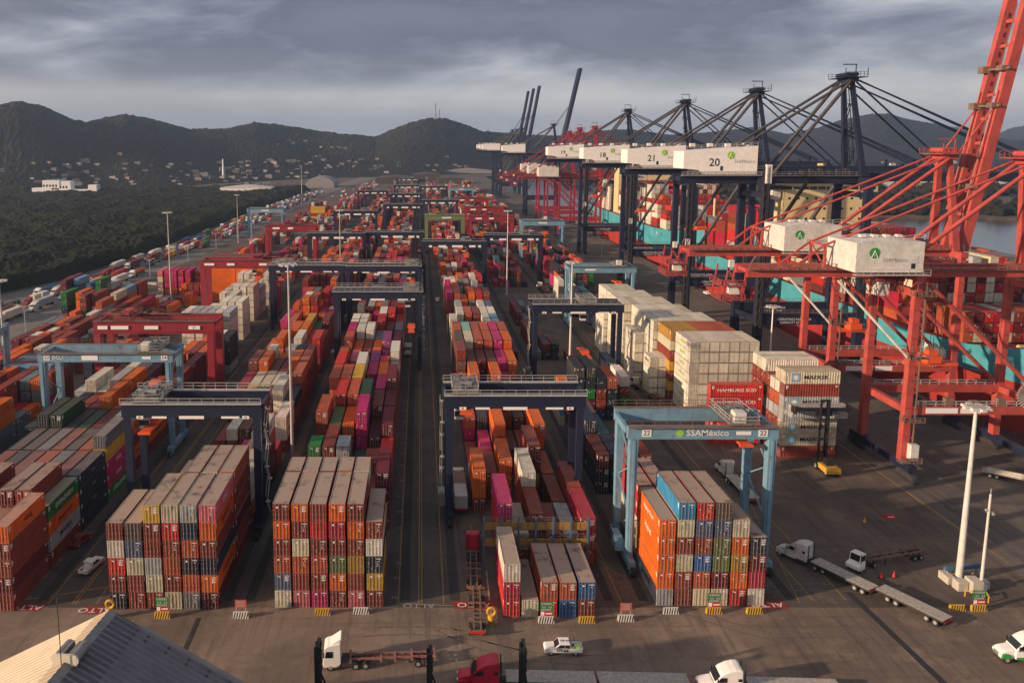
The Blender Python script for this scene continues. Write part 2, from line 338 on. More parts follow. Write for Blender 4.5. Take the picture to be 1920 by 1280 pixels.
# speed hump and drain strips of the apron
h = MB(); p = at(372,1158); q = at(345,1220); h.beam((*p,.0),(*q,.0),.55,.14)
tag(h.build('drain_cover', M['dark_steel']), kind='structure')
h = MB(); p = at(1590,1110); q = at(1790,1300); h.beam((*p,.0),(*q,.0),.9,.10)
tag(h.build('speed_hump', mat('hump_rubber', (0.03,0.028,0.034), rough=.8, var=.25)), kind='structure')
# water
wmt = bpy.data.materials.new('harbour_water'); wmt.use_nodes = True; t = wmt.node_tree; p = t.nodes['Principled BSDF']
p.inputs['Base Color'].default_value = (0.05,0.06,0.068,1); p.inputs['Roughness'].default_value = 0.12
nz = t.nodes.new('ShaderNodeTexNoise'); nz.inputs['Scale'].default_value = 0.25; nz.inputs['Detail'].default_value = 6; tc = t.nodes.new('ShaderNodeTexCoord'); t.links.new(tc.outputs['Object'], nz.inputs['Vector'])
bp = t.nodes.new('ShaderNodeBump'); bp.inputs['Strength'].default_value = 0.5; bp.inputs['Distance'].default_value = 0.35; t.links.new(nz.outputs['Fac'], bp.inputs['Height']); t.links.new(bp.outputs[0], p.inputs['Normal'])
tag(MB().add([(100,-400,-2.6),(6000,-400,-2.6),(6000,2400,-2.6),(100,2400,-2.6)], [(0,1,2,3)]).build('water', wmt), kind='structure')

# hills: a height field in rings round the yard; the crest follows the ridge line of the photograph
from mathutils import noise as MN
def fbm(x, y, s, o=5):
    return MN.fractal((x/s, y/s, 0.37), 1.0, 2.1, o, noise_basis='PERLIN_ORIGINAL')
def interp(tab, x):
    for (a, b), (c, d) in zip(tab, tab[1:]):
        if x <= c: return b + (d-b)*max(0.0, (x-a))/(c-a)
    return tab[-1][1]
RIDGE = [(-700,150),(-400,170),(-200,195),(-60,215),(0,208),(45,197),(95,203),(150,226),(172,229),(240,214),(290,222),(360,241),(425,240),(485,228),(530,234),(600,246),(660,252),(705,256),(735,243),(770,229),(800,222),(835,222),(875,236),(905,248),(960,252),(1040,256),(1120,246),(1180,242),(1250,252),(1330,247),(1400,240),(1470,252),(1520,240),(1570,224),(1620,213),(1650,212),(1700,224),(1760,238),(1820,252),(1880,262),(2100,264),(2600,262)]
def hills_mesh(ridge, dist0, dist1, tail, name, m, n=900, rows=64, fuzz=5.0, seed=0.0, pxr=(-700,2600)):
    mb = MB(); vs = []
    for i in range(n+1):
        px = pxr[0] + (pxr[1]-pxr[0])*i/n; sl = (px-XP)/FPX; az = math.atan(sl)
        top = interp(ridge, px)
        for j in range(rows+1):
            u = j/rows
            d = dist0(px) + (dist1(px)-dist0(px))*min(u/0.75, 1.0) + max(0, u-0.75)/0.25*tail
            x = d*sl; y = d
            crest = H + (YH-top)/FPX*dist1(px)*1.0
            s = min(u/0.75, 1.0); prof = (s*s*(3-2*s))*0.55 + s*0.45 if u <= 0.75 else 1-(u-0.75)/0.25*0.8
            zz = crest*prof
            am = min(1, s*2.5)*(1-0.75*max(0, 1-abs(u-0.75)*6))
            zz += am*(fbm(x+seed, y, 520, 3)*crest*0.20)
            zz += fuzz*(0.35+0.65*s)*(0.6*MN.noise((x/19.0, y/19.0, seed)) + 0.7*MN.noise((x/6.0, y/6.0, seed))) * (1 if j else 0)
            vs.append((x, y, max(zz, -1.0) if j else -1.5))
    fs = [(i*(rows+1)+j, (i+1)*(rows+1)+j, (i+1)*(rows+1)+j+1, i*(rows+1)+j+1) for i in range(n) for j in range(rows)]
    mb.add(vs, fs); return tag(mb.build(name, m), kind='structure'), vs
HM = bpy.data.materials.new('scrub_forest'); HM.use_nodes = True; t = HM.node_tree; p = t.nodes['Principled BSDF']; p.inputs['Roughness'].default_value = 0.95; p.inputs['Specular IOR Level'].default_value = 0.1
tc = t.nodes.new('ShaderNodeTexCoord')
def nzz(sc, det):
    q = t.nodes.new('ShaderNodeTexNoise'); q.inputs['Scale'].default_value = sc; q.inputs['Detail'].default_value = det; q.inputs['Roughness'].default_value = 0.7; t.links.new(tc.outputs['Object'], q.inputs['Vector']); return q.outputs['Fac']
cr = t.nodes.new('ShaderNodeValToRGB'); e = cr.color_ramp.elements; e[0].position = 0.36; e[0].color = (0.011,0.013,0.010,1); e[1].position = 0.66; e[1].color = (0.036,0.034,0.028,1)
mm = t.nodes.new('ShaderNodeMath'); mm.operation = 'MULTIPLY_ADD'; t.links.new(nzz(0.09,5), mm.inputs[0]); mm.inputs[1].default_value = 0.5
m2 = t.nodes.new('ShaderNodeMath'); m2.operation = 'MULTIPLY'; t.links.new(nzz(0.008,4), m2.inputs[0]); m2.inputs[1].default_value = 0.5
t.links.new(m2.outputs[0], mm.inputs[2]); t.links.new(mm.outputs[0], cr.inputs[0]); t.links.new(cr.outputs[0], p.inputs['Base Color'])
def D0(px): return interp([(-700,1100),(0,1150),(300,1300),(600,1650),(760,1750),(1000,2000),(1200,2200),(1400,2500),(2600,2500)], px)
def D1(px): return interp([(-700,1500),(0,1750),(300,2150),(600,2500),(760,2450),(900,2500),(1100,3100),(1400,3600),(2600,3700)], px)
hill, HV = hills_mesh(RIDGE, D0, D1, 700, 'hills', HM)
R2 = [(1300,262),(1500,255),(1640,240),(1700,232),(1730,231),(1790,240),(1850,254),(1880,240),(1925,232),(1990,246),(2100,262)]
hills_mesh(R2, lambda p: 5200, lambda p: 6000, 900, 'hills', HM, n=160, rows=16, fuzz=9, seed=9.0, pxr=(1300,2100))
# ---------------- shipping containers ----------------
PAL = {
 'rust': (0.225,0.044,0.028), 'dark rust': (0.115,0.03,0.023), 'maroon': (0.14,0.018,0.026), 'rust orange': (0.40,0.085,0.034), 'red': (0.47,0.028,0.022),
 'crimson': (0.36,0.02,0.045), 'orange': (0.62,0.115,0.008), 'magenta': (0.46,0.022,0.13), 'salmon pink': (0.55,0.13,0.16), 'white': (0.64,0.60,0.49), 'cream': (0.55,0.50,0.36),
 'light grey': (0.36,0.38,0.38), 'grey': (0.15,0.16,0.17), 'navy': (0.022,0.03,0.055), 'charcoal': (0.028,0.032,0.038), 'slate blue': (0.085,0.115,0.19), 'blue': (0.03,0.11,0.30), 'sky blue': (0.04,0.25,0.46),
 'green': (0.02,0.16,0.035), 'dark green': (0.02,0.055,0.028), 'olive': (0.12,0.15,0.06), 'yellow': (0.52,0.31,0.035), 'ochre': (0.40,0.22,0.04), 'mint': (0.22,0.45,0.35), 'teal': (0.035,0.09,0.10), 'brown': (0.11,0.075,0.06), 'purple': (0.23,0.05,0.16), 'steel blue': (0.15,0.27,0.40)}
CW = 2.44
BOX = []      # every container of the port: x, y (front end), z, length, height, colour, across?, row, column, bay, tier, lettering, dust, jitter
def put(x, y, z, L, h, col, across=False, row=None, c=0, b=0, t=0, txt=None, dust=0.0, cod=0):
    BOX.append([x, y, z, L, h, col, across, row, c, b, t, txt, dust, cod])
rnd = random.Random(7)
PITCH, BAY = 2.79, 12.62
def stack(x, y, cols, h=2.78, L=12.19, row=None, c=0, b=0, dust=0.0, txts=None, across=False, cods=None, z0=0.0):
    for t, col in enumerate(cols):
        if col: put(x, y, z0 + t*h, L, h, col, across, row, c, b, t, (txts or {}).get(t), dust if t == len(cols)-1 else dust*0.6, (cods or {}).get(t, rnd.choice((0,1,1,2,3))))
S_ = str.split
def cl(s): return [q.strip() or None for q in s.split(',')]
# --- end stacks facing the apron, bottom to top, read off the photograph
XA, XB, XC, XD, XL = -45.78, -20.88, 13.6, 37.35, -82.18
A0 = ['navy,rust,red,white,rust','rust,rust,cream,slate blue,brown','rust,cream,light grey,rust,rust,yellow','cream,rust,rust orange,rust,red,cream','grey,rust orange,charcoal,rust orange,navy,light grey','maroon,orange,navy,rust,orange,salmon pink']
for i, s in enumerate(A0): stack(XA+i*PITCH, 116.5, cl(s), row='A', c=i, b=0, dust=1.0, txts={5:('ONE','R'),4:('Hapag-Lloyd','R'),1:('Hapag-Lloyd','R')} if i == 5 else None)
for i, s in enumerate(['','rust,brown,rust,rust','maroon,rust,grey,rust,rust','rust,grey,rust,navy,rust,rust','rust,grey,rust,rust,rust,cream','rust,rust,maroon,rust,rust,rust orange']):
    stack(XA+i*PITCH, 129.2, cl(s), row='A', c=i, b=1, dust=1.0)
B0 = ['white,slate blue,rust orange,rust,orange,rust','salmon pink,rust,rust orange,cream,rust,orange','magenta,rust,rust orange,rust,red,rust','rust,orange,olive,rust,crimson,orange','salmon pink,rust,ochre,rust,orange,rust','rust,yellow,navy,white,rust']
for i, s in enumerate(B0): stack(XB+i*PITCH, 117.0, cl(s), row='B', c=i, b=0, dust=1.0)
for i, s in enumerate(['rust,grey,rust,rust,rust,rust','rust,grey,rust,rust,rust,cream','rust,rust,rust,navy,rust,rust','rust,grey,rust,rust,rust,rust orange','rust,rust,rust,rust,rust,cream','grey,rust,rust']):
    stack(XB+i*PITCH, 129.7, cl(s), row='B', c=i, b=1, dust=1.0, L=6.06)
for i, s in enumerate(['red,crimson,white','cream','red,rust orange','blue,rust orange','rust,blue']): stack(XC+i*PITCH*1.0, 114.3, cl(s), h=2.83, row='C', c=i+1, b=0, dust=0.95)
D0_ = ['light grey,orange,orange,orange,orange','rust,rust,cream,rust,cream,sky blue','cream,rust orange,blue,rust,slate blue,red','cream,maroon,olive,olive,slate blue,brown','red,orange,ochre,orange,cream','white,crimson,maroon,navy']
for i, s in enumerate(D0_): stack(XD+i*PITCH, 117.5, cl(s), row='D', c=i, b=0, dust=1.0, txts={0:('MAERSK','L'),3:('Hapag','L'),4:('Hapag-Lloyd','L')} if i == 0 else None)
for i, s in enumerate(['grey,cream,cream,red,red','rust,rust,rust,cream,crimson','rust,rust,rust,rust','rust,rust,rust,rust','rust,navy,rust,rust','navy,rust,rust orange']): stack(XD+i*PITCH, 130.2, cl(s), row='D', c=i, b=1, dust=0.9)
stack(XD+1*PITCH, 143, cl('rust,rust,red,red'), row='D', c=1, b=2, dust=.6); stack(XD+2*PITCH, 143, cl('rust,navy'), row='D', c=2, b=2, dust=.6)
# D row behind the light blue crane: dark stacks
for b, cols in enumerate((['navy,navy,dark rust','navy,teal,navy','charcoal,maroon,maroon','teal,rust,rust'],['charcoal,navy,navy,navy','navy,navy,teal','cream,charcoal','rust'],['slate blue,navy,orange','grey,dark rust,brown'])):
    for i, s in enumerate(cols): stack(XD-0.6+i*PITCH, 158+b*12.9, cl(s), row='D', c=i, b=4+b)
for i, s in enumerate(['rust,charcoal,orange','rust,charcoal,navy,charcoal,charcoal','maroon,maroon,green,charcoal,charcoal','navy,rust,rust,charcoal','charcoal,navy,charcoal,rust orange']):
    stack(XD+i*PITCH+.3, 203, cl(s), row='D', c=i, b=7)
stack(XD-1.2, 199, cl('cream,sky blue'), row='D', c=0, b=6)
# --- B row, bay after bay, colours of the upper tiers read off the photograph
Bbays = [
 (142.5,['brown,grey','grey,charcoal,rust','maroon,rust,rust','dark rust,rust','grey,rust','rust,maroon,maroon,maroon']),
 (155.6,['grey,grey,maroon,green','dark rust,dark rust,rust,rust','rust,rust,green,light grey','charcoal,teal','grey,grey,rust','maroon,grey,red']),
 (168.4,['rust,rust,rust,rust,rust orange','maroon,rust,rust,olive','rust,rust,rust,orange','rust,rust,magenta,magenta,magenta','rust,rust,dark rust','rust,rust,rust,maroon']),
 (181.2,['','rust,maroon,rust,maroon,red','rust,rust,rust,maroon,rust orange','rust,rust,rust,grey,dark green','rust,rust,rust,rust','rust,rust,rust,maroon']),
 (194.0,['rust,rust,rust,rust orange,rust orange','rust,rust,rust,rust,rust orange','rust,rust,rust,rust,yellow','rust,rust,dark rust','rust,rust,magenta,magenta','rust,rust,rust,brown,maroon']),
 (206.8,['rust,rust,rust,crimson,red','rust,rust,rust,dark rust','rust,rust,rust,rust,white','rust,rust,magenta,magenta','rust,rust,rust orange,orange','rust,rust,dark rust']),
 (219.5,['rust,rust,rust orange,rust,rust orange','rust,rust,salmon pink,salmon pink','rust,rust,dark rust,dark rust','rust,magenta,purple,purple','rust,magenta,magenta,crimson','rust,rust,white,white,white']),
 (232.2,['rust,rust,rust,rust,rust orange','rust,rust,orange,orange','rust,rust,rust,rust','orange,orange,orange,orange','rust,maroon,maroon,purple,purple','rust,rust,rust,magenta']),
 (245.0,['rust,crimson,magenta,magenta,magenta','rust,white,white,white,white','white,white,white,white,white','rust,rust,charcoal,grey','rust,grey,dark rust','rust,rust,maroon,maroon']),
 (257.8,['rust,rust,rust,white,white','rust,rust,white,white,white','rust,rust,rust orange,rust orange','rust,charcoal,red,red,red','rust,rust,rust,dark rust','rust,rust,grey,grey'])]
for b, (y, cols) in enumerate(Bbays):
    half = b in (1, 6)
    for i, s in enumerate(cols): stack(XB+i*PITCH, y, cl(s), row='B', c=i, b=b+2, L=12.19 if not half or i % 2 else 6.06)
Abays = [
 (142.0,['crimson,salmon pink','','rust,rust,rust','grey','rust,dark rust,rust','maroon,rust orange,white,white']),
 (155.0,['','','white,rust','rust,maroon','rust,charcoal,dark rust','navy,rust,maroon,rust orange,white']),
 (168.0,['rust','','','magenta,magenta','white,cream','rust,crimson']),
 (181.0,['rust','rust,white','rust,dark rust','ochre,rust','grey,purple','rust,white,white']),
 (194.0,['rust,rust,rust','rust,yellow,yellow','magenta','rust,rust,rust','rust,white,white,white','rust,rust,navy']),
 (207.0,['rust,crimson,crimson','cream,cream,cream','rust,grey,cream','white,cream,cream','rust,maroon,dark rust','rust,rust,rust,rust orange']),
 (220.0,['rust,rust,rust,rust','rust,orange,orange,orange','rust,dark rust,dark rust','rust,dark rust,maroon','rust,orange,orange,orange','rust,rust,rust,rust orange']),
 (233.0,['magenta,magenta,magenta','rust,white,white,white','rust,orange,orange','rust,white,light grey,white','rust,charcoal,charcoal,charcoal','rust,rust,rust,rust']),
 (246.0,['rust,orange,orange','rust,rust,orange,orange','rust,rust,rust','rust,rust,cream,white','rust,rust,rust','rust,rust,crimson,red']),
 (259.0,['','rust,rust,rust orange','orange,orange,orange,orange','orange,orange,orange,orange','rust,rust orange,red','rust,maroon,maroon']),
 (272.0,['magenta,rust,rust,magenta','rust,orange,orange,rust orange','rust,orange,orange','rust,yellow,ochre,yellow','rust,green,green','rust,rust,rust,maroon'])]
for b, (y, cols) in enumerate(Abays):
    for i, s in enumerate(cols): stack(XA+i*PITCH, y, cl(s), row='A', c=i, b=b+2, dust=0.55 if b < 2 else 0.15, L=12.19 if b not in (2, 7) else 6.06, txts={2:('MAERSK','R'),0:('MAERSK','R'),3:('MAERSK','R')} if (i == 5 and b == 0) else None)
# --- C row under the navy crane right of the roadway
XC0 = 11.3
Cbays = [
 (129.8,['','rust,crimson,red,magenta','rust orange,white','','rust,rust','white,light grey','rust,rust,crimson']),
 (131.5,['','','','orange,maroon,rust','','','']),
 (142.6,['','','','rust,rust,rust,white','','rust,rust','rust,rust,rust']),
 (150.0,['rust,orange,orange','','','','','','']),
 (155.6,['steel blue','rust,rust','orange,orange,orange','','rust,ochre,maroon,rust','rust,rust orange','']),
 (168.4,['rust','rust,magenta','rust,rust,rust,orange','rust,dark rust','rust,rust','rust,rust,orange,orange','']),
 (181.0,['maroon,magenta,rust orange','charcoal,charcoal,charcoal','rust,crimson,crimson','rust,rust,rust,rust','charcoal,rust,dark rust','rust,maroon,maroon','']),
 (194.0,['rust','rust,orange','rust,rust orange,orange','rust,rust','rust,rust orange','rust,rust,orange','']),
 (207.0,['','rust,rust,orange,orange','rust,maroon','rust,maroon,orange,orange','rust,crimson,crimson','rust,dark rust','']),
 (220.0,['rust,rust,rust,brown,rust','rust,crimson,dark rust,dark rust','rust,maroon,maroon,maroon','rust,rust,rust,dark rust','rust,rust,magenta,magenta','rust,rust,orange,orange','']),
 (232.8,['rust,rust,brown,brown,brown','rust,maroon,cream,cream,cream','rust,rust,maroon,dark rust,rust orange','rust,dark rust,dark rust,rust,rust orange','rust,rust,magenta,magenta,magenta','rust,rust,rust,orange,orange','']),
 (245.6,['rust,rust,rust,rust,rust orange','rust,rust,rust,mint,mint','rust,rust,rust,crimson,rust orange','rust,rust,rust,rust,rust orange','rust,magenta,magenta,magenta,magenta','rust,rust,rust,orange,rust orange','']),
 (258.4,['white,white,white','rust,rust,rust orange','rust,rust,rust,rust','rust,magenta,magenta,magenta','white,white,white,white','rust,salmon pink,magenta,salmon pink','']),
 (271.2,['rust,rust,white,white','white,white,white','dark rust,maroon,red','rust,cream,cream','rust,cream,white,white','rust,rust,slate blue,steel blue','']),
 (284.0,['rust,rust,rust','rust,white,white,white','rust,dark rust,dark rust,rust orange','rust,rust,maroon,rust','white,white,white,white','rust,white,white,white','']),
 (296.8,['white,cream','rust,rust,white,light grey','rust,rust,white','rust,mint,mint','rust,rust,cream,white','rust,rust,rust orange,slate blue',''])]
for b, (y, cols) in enumerate(Cbays):
    for i, s in enumerate(cols): stack(XC0+i*PITCH, y, cl(s), row='C', c=i, b=b+1, dust=0.1)
# --- far left row: sides with shipping line names face the lane
L0 = [
 (116.0,['rust,rust,rust,rust','rust,navy,rust,rust','rust,rust,rust,rust','rust,rust,navy,grey','rust,maroon,rust,rust','rust,rust,rust,rust orange','rust,grey,rust,rust','rust,maroon,rust,rust,orange']),
 (128.9,['rust,rust,rust,maroon','rust,navy,white,rust','rust,rust,cream,rust','navy,rust,rust,rust,rust','rust,grey,white,white','rust,rust,rust,rust,maroon','rust,rust,rust,crimson,rust','rust,light grey,orange,green']),
 (141.6,['charcoal,rust,navy','rust,rust,charcoal,rust','rust,rust,navy,charcoal','navy,charcoal,grey,maroon','rust,grey,grey,rust orange','maroon,rust,rust,grey','rust,rust,maroon,maroon','navy,navy,navy,navy']),
 (154.4,['navy,navy,charcoal','rust,charcoal,charcoal,navy','charcoal,charcoal,navy,charcoal','charcoal,navy,grey,grey','charcoal,grey,grey,rust','rust,rust,navy,charcoal','rust,rust,rust orange,rust orange','green,magenta,magenta,yellow,grey']),
 (167.1,['rust,rust,navy,charcoal','navy,charcoal,charcoal,charcoal,charcoal','rust,rust,navy,charcoal,dark green','navy,rust,charcoal,charcoal','rust,dark green,dark green,dark green','rust,grey,grey,maroon','rust,blue,blue,blue','maroon,orange,maroon,orange,mint']),
 (179.8,['rust,rust,rust','rust,rust,maroon,navy','rust,navy,maroon,rust','rust,rust,maroon,maroon','rust,orange,orange,orange,orange','rust,orange,rust,rust orange','maroon,orange,rust orange,rust','rust,orange,orange,orange']),
 (192.5,['white,rust,white,light grey','white,white,white,white,white','white,white,white,white','rust,white,white,white,light grey','orange,orange,orange,orange,orange','rust,charcoal,charcoal,charcoal','rust,dark rust,maroon,maroon','rust,orange,orange,orange']),
 (205.2,['rust,rust,rust orange','rust,orange,orange,rust','rust,rust,orange,orange','rust,white,white,white,white','orange,rust,maroon,maroon','rust,rust orange,rust','rust,navy,grey','rust,rust,dark rust,rust']),
 (218.0,['rust,rust','green,navy,rust','rust,dark green,green','charcoal,white,light grey,light grey','rust,maroon,maroon,maroon','rust,orange,orange,orange','rust,orange,rust','orange,maroon,maroon,maroon']),
 (230.8,['rust','rust,rust','rust,navy','rust,orange,orange','grey,brown,rust','orange,rust orange,orange','rust,orange,orange,rust','light grey,light grey,orange,orange']),
 (243.6,['rust','rust,navy','rust,rust','rust,navy','rust,orange,orange','rust,maroon,orange','rust,orange,orange,orange','charcoal,orange,white,light grey'])]
LTX = {(0,7,4):('hapag','R'),(1,7,3):('EVERGREEN','R'),(1,7,2):('Hapag-Lloyd','R'),(1,7,1):('MAERSK','R'),(1,6,3):('K LINE','R'),(3,7,2):('ONE','R'),(3,7,0):('EVERGREEN','R'),(4,3,4):('U A S C','R'),(4,7,3):('Hapag-Lloyd','R'),(4,7,1):('Hapag-Lloyd','R'),(5,4,3):('Hapag-Lloyd','R'),(6,4,3):('Hapag-Lloyd','R'),(2,7,3):('CMA','R'),(2,7,2):('CMA','R'),(2,7,1):('CMA','R'),(7,3,3):('MAERSK','R')}
for b, (y, cols) in enumerate(L0):
    for i, s in enumerate(cols): stack(XL+i*PITCH, y, cl(s), h=2.72, row='L', c=i, b=b, dust=0.75 if b < 2 else (0.35 if b < 4 else .1), txts={t: v for (bb, ii, t), v in LTX.items() if bb == b and ii == i})
# white refrigerated boxes further along that row
for b, (y, n, hts) in enumerate(((258,4,(0,5,5,5)),(271,6,(5,5,5,5,5,5)),(290,6,(2,4,4,5,5,5)),(303,5,(3,3,4,5,3,2)),(322,5,(4,4,5,5,5,5)),(335,5,(4,4,4,5,4,4)),(354,6,(5,5,4,4,5,5)),(367,5,(4,4,5,5,4,4)))):
    for i in range(n):
        if b == 0 and i < 2: continue
        stack(-79+i*PITCH+b*.15, y, [rnd.choice(('white','white','white','light grey')) for _ in range(hts[i])], row='W', c=i, b=b, txts={t:('CMA CGM','R') for t in range(hts[i])} if i == n-1 and b < 2 else None)
stack(-59.6, 246, cl('light grey,charcoal,charcoal,charcoal'), row='W', c=6, b=0); stack(-62.5, 246, cl('white,orange,orange,white'), row='W', c=5, b=0)
# --- left field: stacks lying across, and mixed blocks by the truck road
for t, c in enumerate(('blue','rust','rust','rust')): put(-106.8, 203, t*2.72, 12.19, 2.72, c, True, 'X', 0, 0, t, ('CAI','F') if t == 2 else None)
for t, c in enumerate(('rust','rust','rust','steel blue')): put(-119.4, 203, t*2.72, 12.19, 2.72, c, True, 'X', 1, 0, t)
for k in range(5):
    put(-106.8, 205.6+k*2.6, 4*2.72, 12.19, 2.72, ('steel blue','rust','slate blue','grey','slate blue')[k], True, 'X', 2+k, 0, 4)
    for t in range(4): put(-106.8, 205.6+k*2.6, t*2.72, 12.19, 2.72, 'rust', True, 'X', 2+k, 0, t)
for k, (px, py, s, L) in enumerate(((230,660,'magenta,magenta',12.19),(200,658,'navy,charcoal',12.19),(120,668,'maroon,magenta',12.19),(60,690,'rust,rust,rust',12.19),(262,632,'rust,rust,olive',6.06),(285,632,'orange,rust,rust',6.06),(215,640,'magenta,magenta,magenta',6.06),(240,628,'rust,crimson,crimson',6.06),(150,700,'rust,rust orange',12.19),(30,668,'rust,maroon',12.19))):
    x, y = at(px, py); stack(x, y, cl(s), row='Y', c=k, b=0, L=L, txts={1:('ONE','R')} if k == 0 else None)
for k, (px, py, s) in enumerate(((378/4.27,0,''),)): pass
for k, (px, py, s) in enumerate(((122,600,'rust,navy,green,green'),(150,600,'orange,orange,orange,orange'),(137,612,'orange,orange'),(158,606,'green,green,rust,rust'),(180,602,'grey,green,rust,rust'),(188,620,'rust,slate blue,light grey,rust orange'),(215,602,'rust,orange,orange,cream'),(236,590,'rust,rust,orange,steel blue'),(256,580,'rust,rust,rust,rust'),(205,566,'rust,rust,light grey'),(168,566,'blue,blue,blue'),(186,572,'green,rust,green,green'),(120,560,'rust,maroon,maroon'),(145,556,'steel blue,teal,steel blue'))):
    x, y = at(px, py); stack(x, y, cl(s), row='Y', c=k+10, b=1)
for i in range(5): stack(-121.5+i*PITCH*1.15, 381, ['orange']+[('magenta','magenta','crimson')[(i+t) % 3] for t in range(3)] if i else ['cream','salmon pink','cream','salmon pink'], row='P', c=i, b=0)
stack(-104.5, 383, cl('maroon,rust,rust,rust'), row='P', c=6, b=0)
for i in range(3): stack(-99+i*.4, 392+i*13, ['grey','cream','cream','cream'][:4-i//2], row='P', c=7, b=i)
for k in range(2):
    for d in range(7):
        for t in range(7): put(-95+k*12.4, 365+d*2.6, t*2.72, 12.19, 2.72, 'orange' if t < 6 else 'rust', True, 'H', k, d, t, ('Hapag-Lloyd','F') if d == 0 and t in (1,2,3,4,5) else None)
for t, c in enumerate(('rust','rust','yellow','rust','yellow','yellow')): put(-93, 700, t*2.8, 12.19, 2.8, c, True, 'H', 2, 9, t)
for t, c in enumerate(('grey','rust','rust','light grey')): put(-78, 420, t*2.72, 12.19, 2.72, c, True, 'H', 3, 9, t, ('MAERSK','F') if t in (0,3) else None)
# --- white reefer block, red and pale stacks by the quay
for d, (y, n, hh) in enumerate(((206.5,7,7),(219.0,7,7),(231.6,7,7),(244.2,6,7),(256.8,6,7),(269.4,5,7),(282.0,4,7))):
    for i in range(n):
        x = 70.4+ (0 if d < 2 else -0.2)*1 + i*2.56
        for t in range(hh):
            c = 'white'
            if d == 1: c = ('ochre' if i < 3 else 'rust orange') if t in (6,) else ('rust','yellow','rust','yellow','rust','cream','ochre')[t]
            if d > 1 and t == 6 and rnd.random() < .3: c = 'cream'
            put(x-(1.2 if d == 1 else 2.2 if d in (2,3) else 4.5 if d > 3 else 0), y, t*2.83, 12.19, 2.74, c, False, 'R', i, d, t, ('HAPAG','L') if i == 0 and d > 1 else (('GREEN','L') if i == 0 and d == 0 else None), 0.12, 4)
for d, (y, n) in enumerate(((222,2),(238,2),(258,2),(271,2))):
    for i in range(n):
        for t in range((4,5,5,5)[d]): put(64.6+i*2.56-(0,0,.8,2)[d], y, t*2.9, 12.19 if d else 6.06, 2.80, 'white', False, 'R', 8+i, d, t, ('REEFER','L') if i == 0 else None, 0.1, 4)
for t in range(5): put(67.6, 186, t*2.9, 12.19, 2.86, 'red', True, 'M', 0, 0, t, ('HAMBURG SUD','F'), 0.3)
for i in range(1): 
    for t, c in enumerate(('rust','cream','cream','light grey','light grey','rust','cream')): put(80.9, 177.5, t*2.86, 12.19, 2.86, c, True, 'M', 1, 0, t, ('MAERSK*','F') if c != 'rust' else None, 0.5)
for k in range(1, 3):
    for t, c in enumerate(('rust','cream','rust','light grey','rust orange','white','cream')[:7 if k < 2 else 6]): put(80.9, 177.5+k*2.6, t*2.86, 12.19, 2.86, c, True, 'M', 1+k, 0, t, None, 0.5)
for k in range(3, 7):
    for t, c in enumerate(('rust','rust orange','rust','light grey','rust','rust','white')[:(6,7,7,7)[k-3]]): put(80.9, 177.5+k*2.6, t*2.86, 12.19, 2.86, c, True, 'M', 1+k, 0, t)
# --- everything farther off, row after row
ROWPAL = {'A':'rust rust orange orange orange white rust_orange grey red magenta rust'.split(), 'B':'rust rust rust_orange white white red grey maroon orange magenta orange'.split(), 'C':'rust rust rust_orange orange white white orange magenta light_grey red grey'.split(),
 'D':'rust maroon charcoal navy grey orange magenta rust crimson teal'.split(), 'E':'rust navy white rust_orange orange crimson grey magenta charcoal green'.split(), 'F':'rust grey navy white orange crimson'.split(), 'L':'rust rust crimson orange white light_grey magenta grey'.split(), 'K':'rust rust orange crimson grey white'.split()}
def field(row, x0, ncol, y0, y1, dens, lo, hi, seed, pal):
    r = random.Random(seed); y = y0; b = 20; pal = pal if y0 < 540 else list(pal)+['dark_rust','maroon','charcoal','dark_rust','grey','brown']; last = ['rust']*ncol; base = (lo+hi)/2
    while y < y1:
        if r.random() < 0.06: y += 6; continue
        gap = r.random() > dens; base = min(hi, max(lo, base + r.uniform(-1.2, 1.2))); k = r.random() < 0.45
        for i in range(ncol):
            if gap and r.random() < 0.85: continue
            n = int(round(min(hi, max(0, base + r.uniform(-1.6, 1.2)))))
            for q in range(2 if k else 1):
                if k and r.random() < 0.12: continue
                cc = last[i] if r.random() < 0.35 else r.choice(pal)
                for t in range(n):
                    if r.random() < 0.6: cc = r.choice(pal)
                    put(x0+i*PITCH, y+q*6.2, t*2.7, 6.06 if k else 12.19, 2.7, cc.replace('_', ' '), False, row, i, b, t)
                last[i] = cc
        y += BAY+.2; b += 1
field('A', XA, 6, 286, 560, .93, 2, 6, 1, ROWPAL['A']); field('A', XA, 6, 560, 1150, .85, 2, 5, 2, ROWPAL['B'])
field('B', XB, 6, 272, 600, .95, 3, 6, 3, ROWPAL['B']); field('B', XB, 6, 600, 1250, .9, 2, 5, 4, ROWPAL['B'])
field('C', XC0, 6, 310, 470, .97, 3, 5, 5, ROWPAL['C']); field('C', XC0-2, 6, 480, 640, .95, 3, 5, 6, ['orange','orange','rust','orange','magenta','white']); field('C', XC0-2, 6, 650, 1250, .85, 2, 5, 7, ROWPAL['C'])
field('D', XD, 5, 228, 262, .6, 1, 2, 8, ['maroon','magenta','orange','navy','rust']); field('D', XD+1, 3, 262, 330, .8, 1, 2, 18, ['maroon','dark rust','charcoal','grey']); field('D', XD, 6, 400, 640, .9, 2, 5, 9, ROWPAL['D']); field('D', XD, 6, 650, 1250, .85, 2, 5, 10, ROWPAL['C'])
field('E', 61.5, 4, 330, 362, 1.0, 2, 4, 20, ['navy','white','teal','charcoal']); field('E', 64, 6, 372, 470, .95, 3, 5, 11, ROWPAL['E']); field('E', 64, 6, 480, 1250, .85, 2, 5, 12, ROWPAL['E'])
field('E', 66.5, 5, 288, 330, .8, 1, 3, 21, ['charcoal','navy','rust','rust_orange','white','grey'])
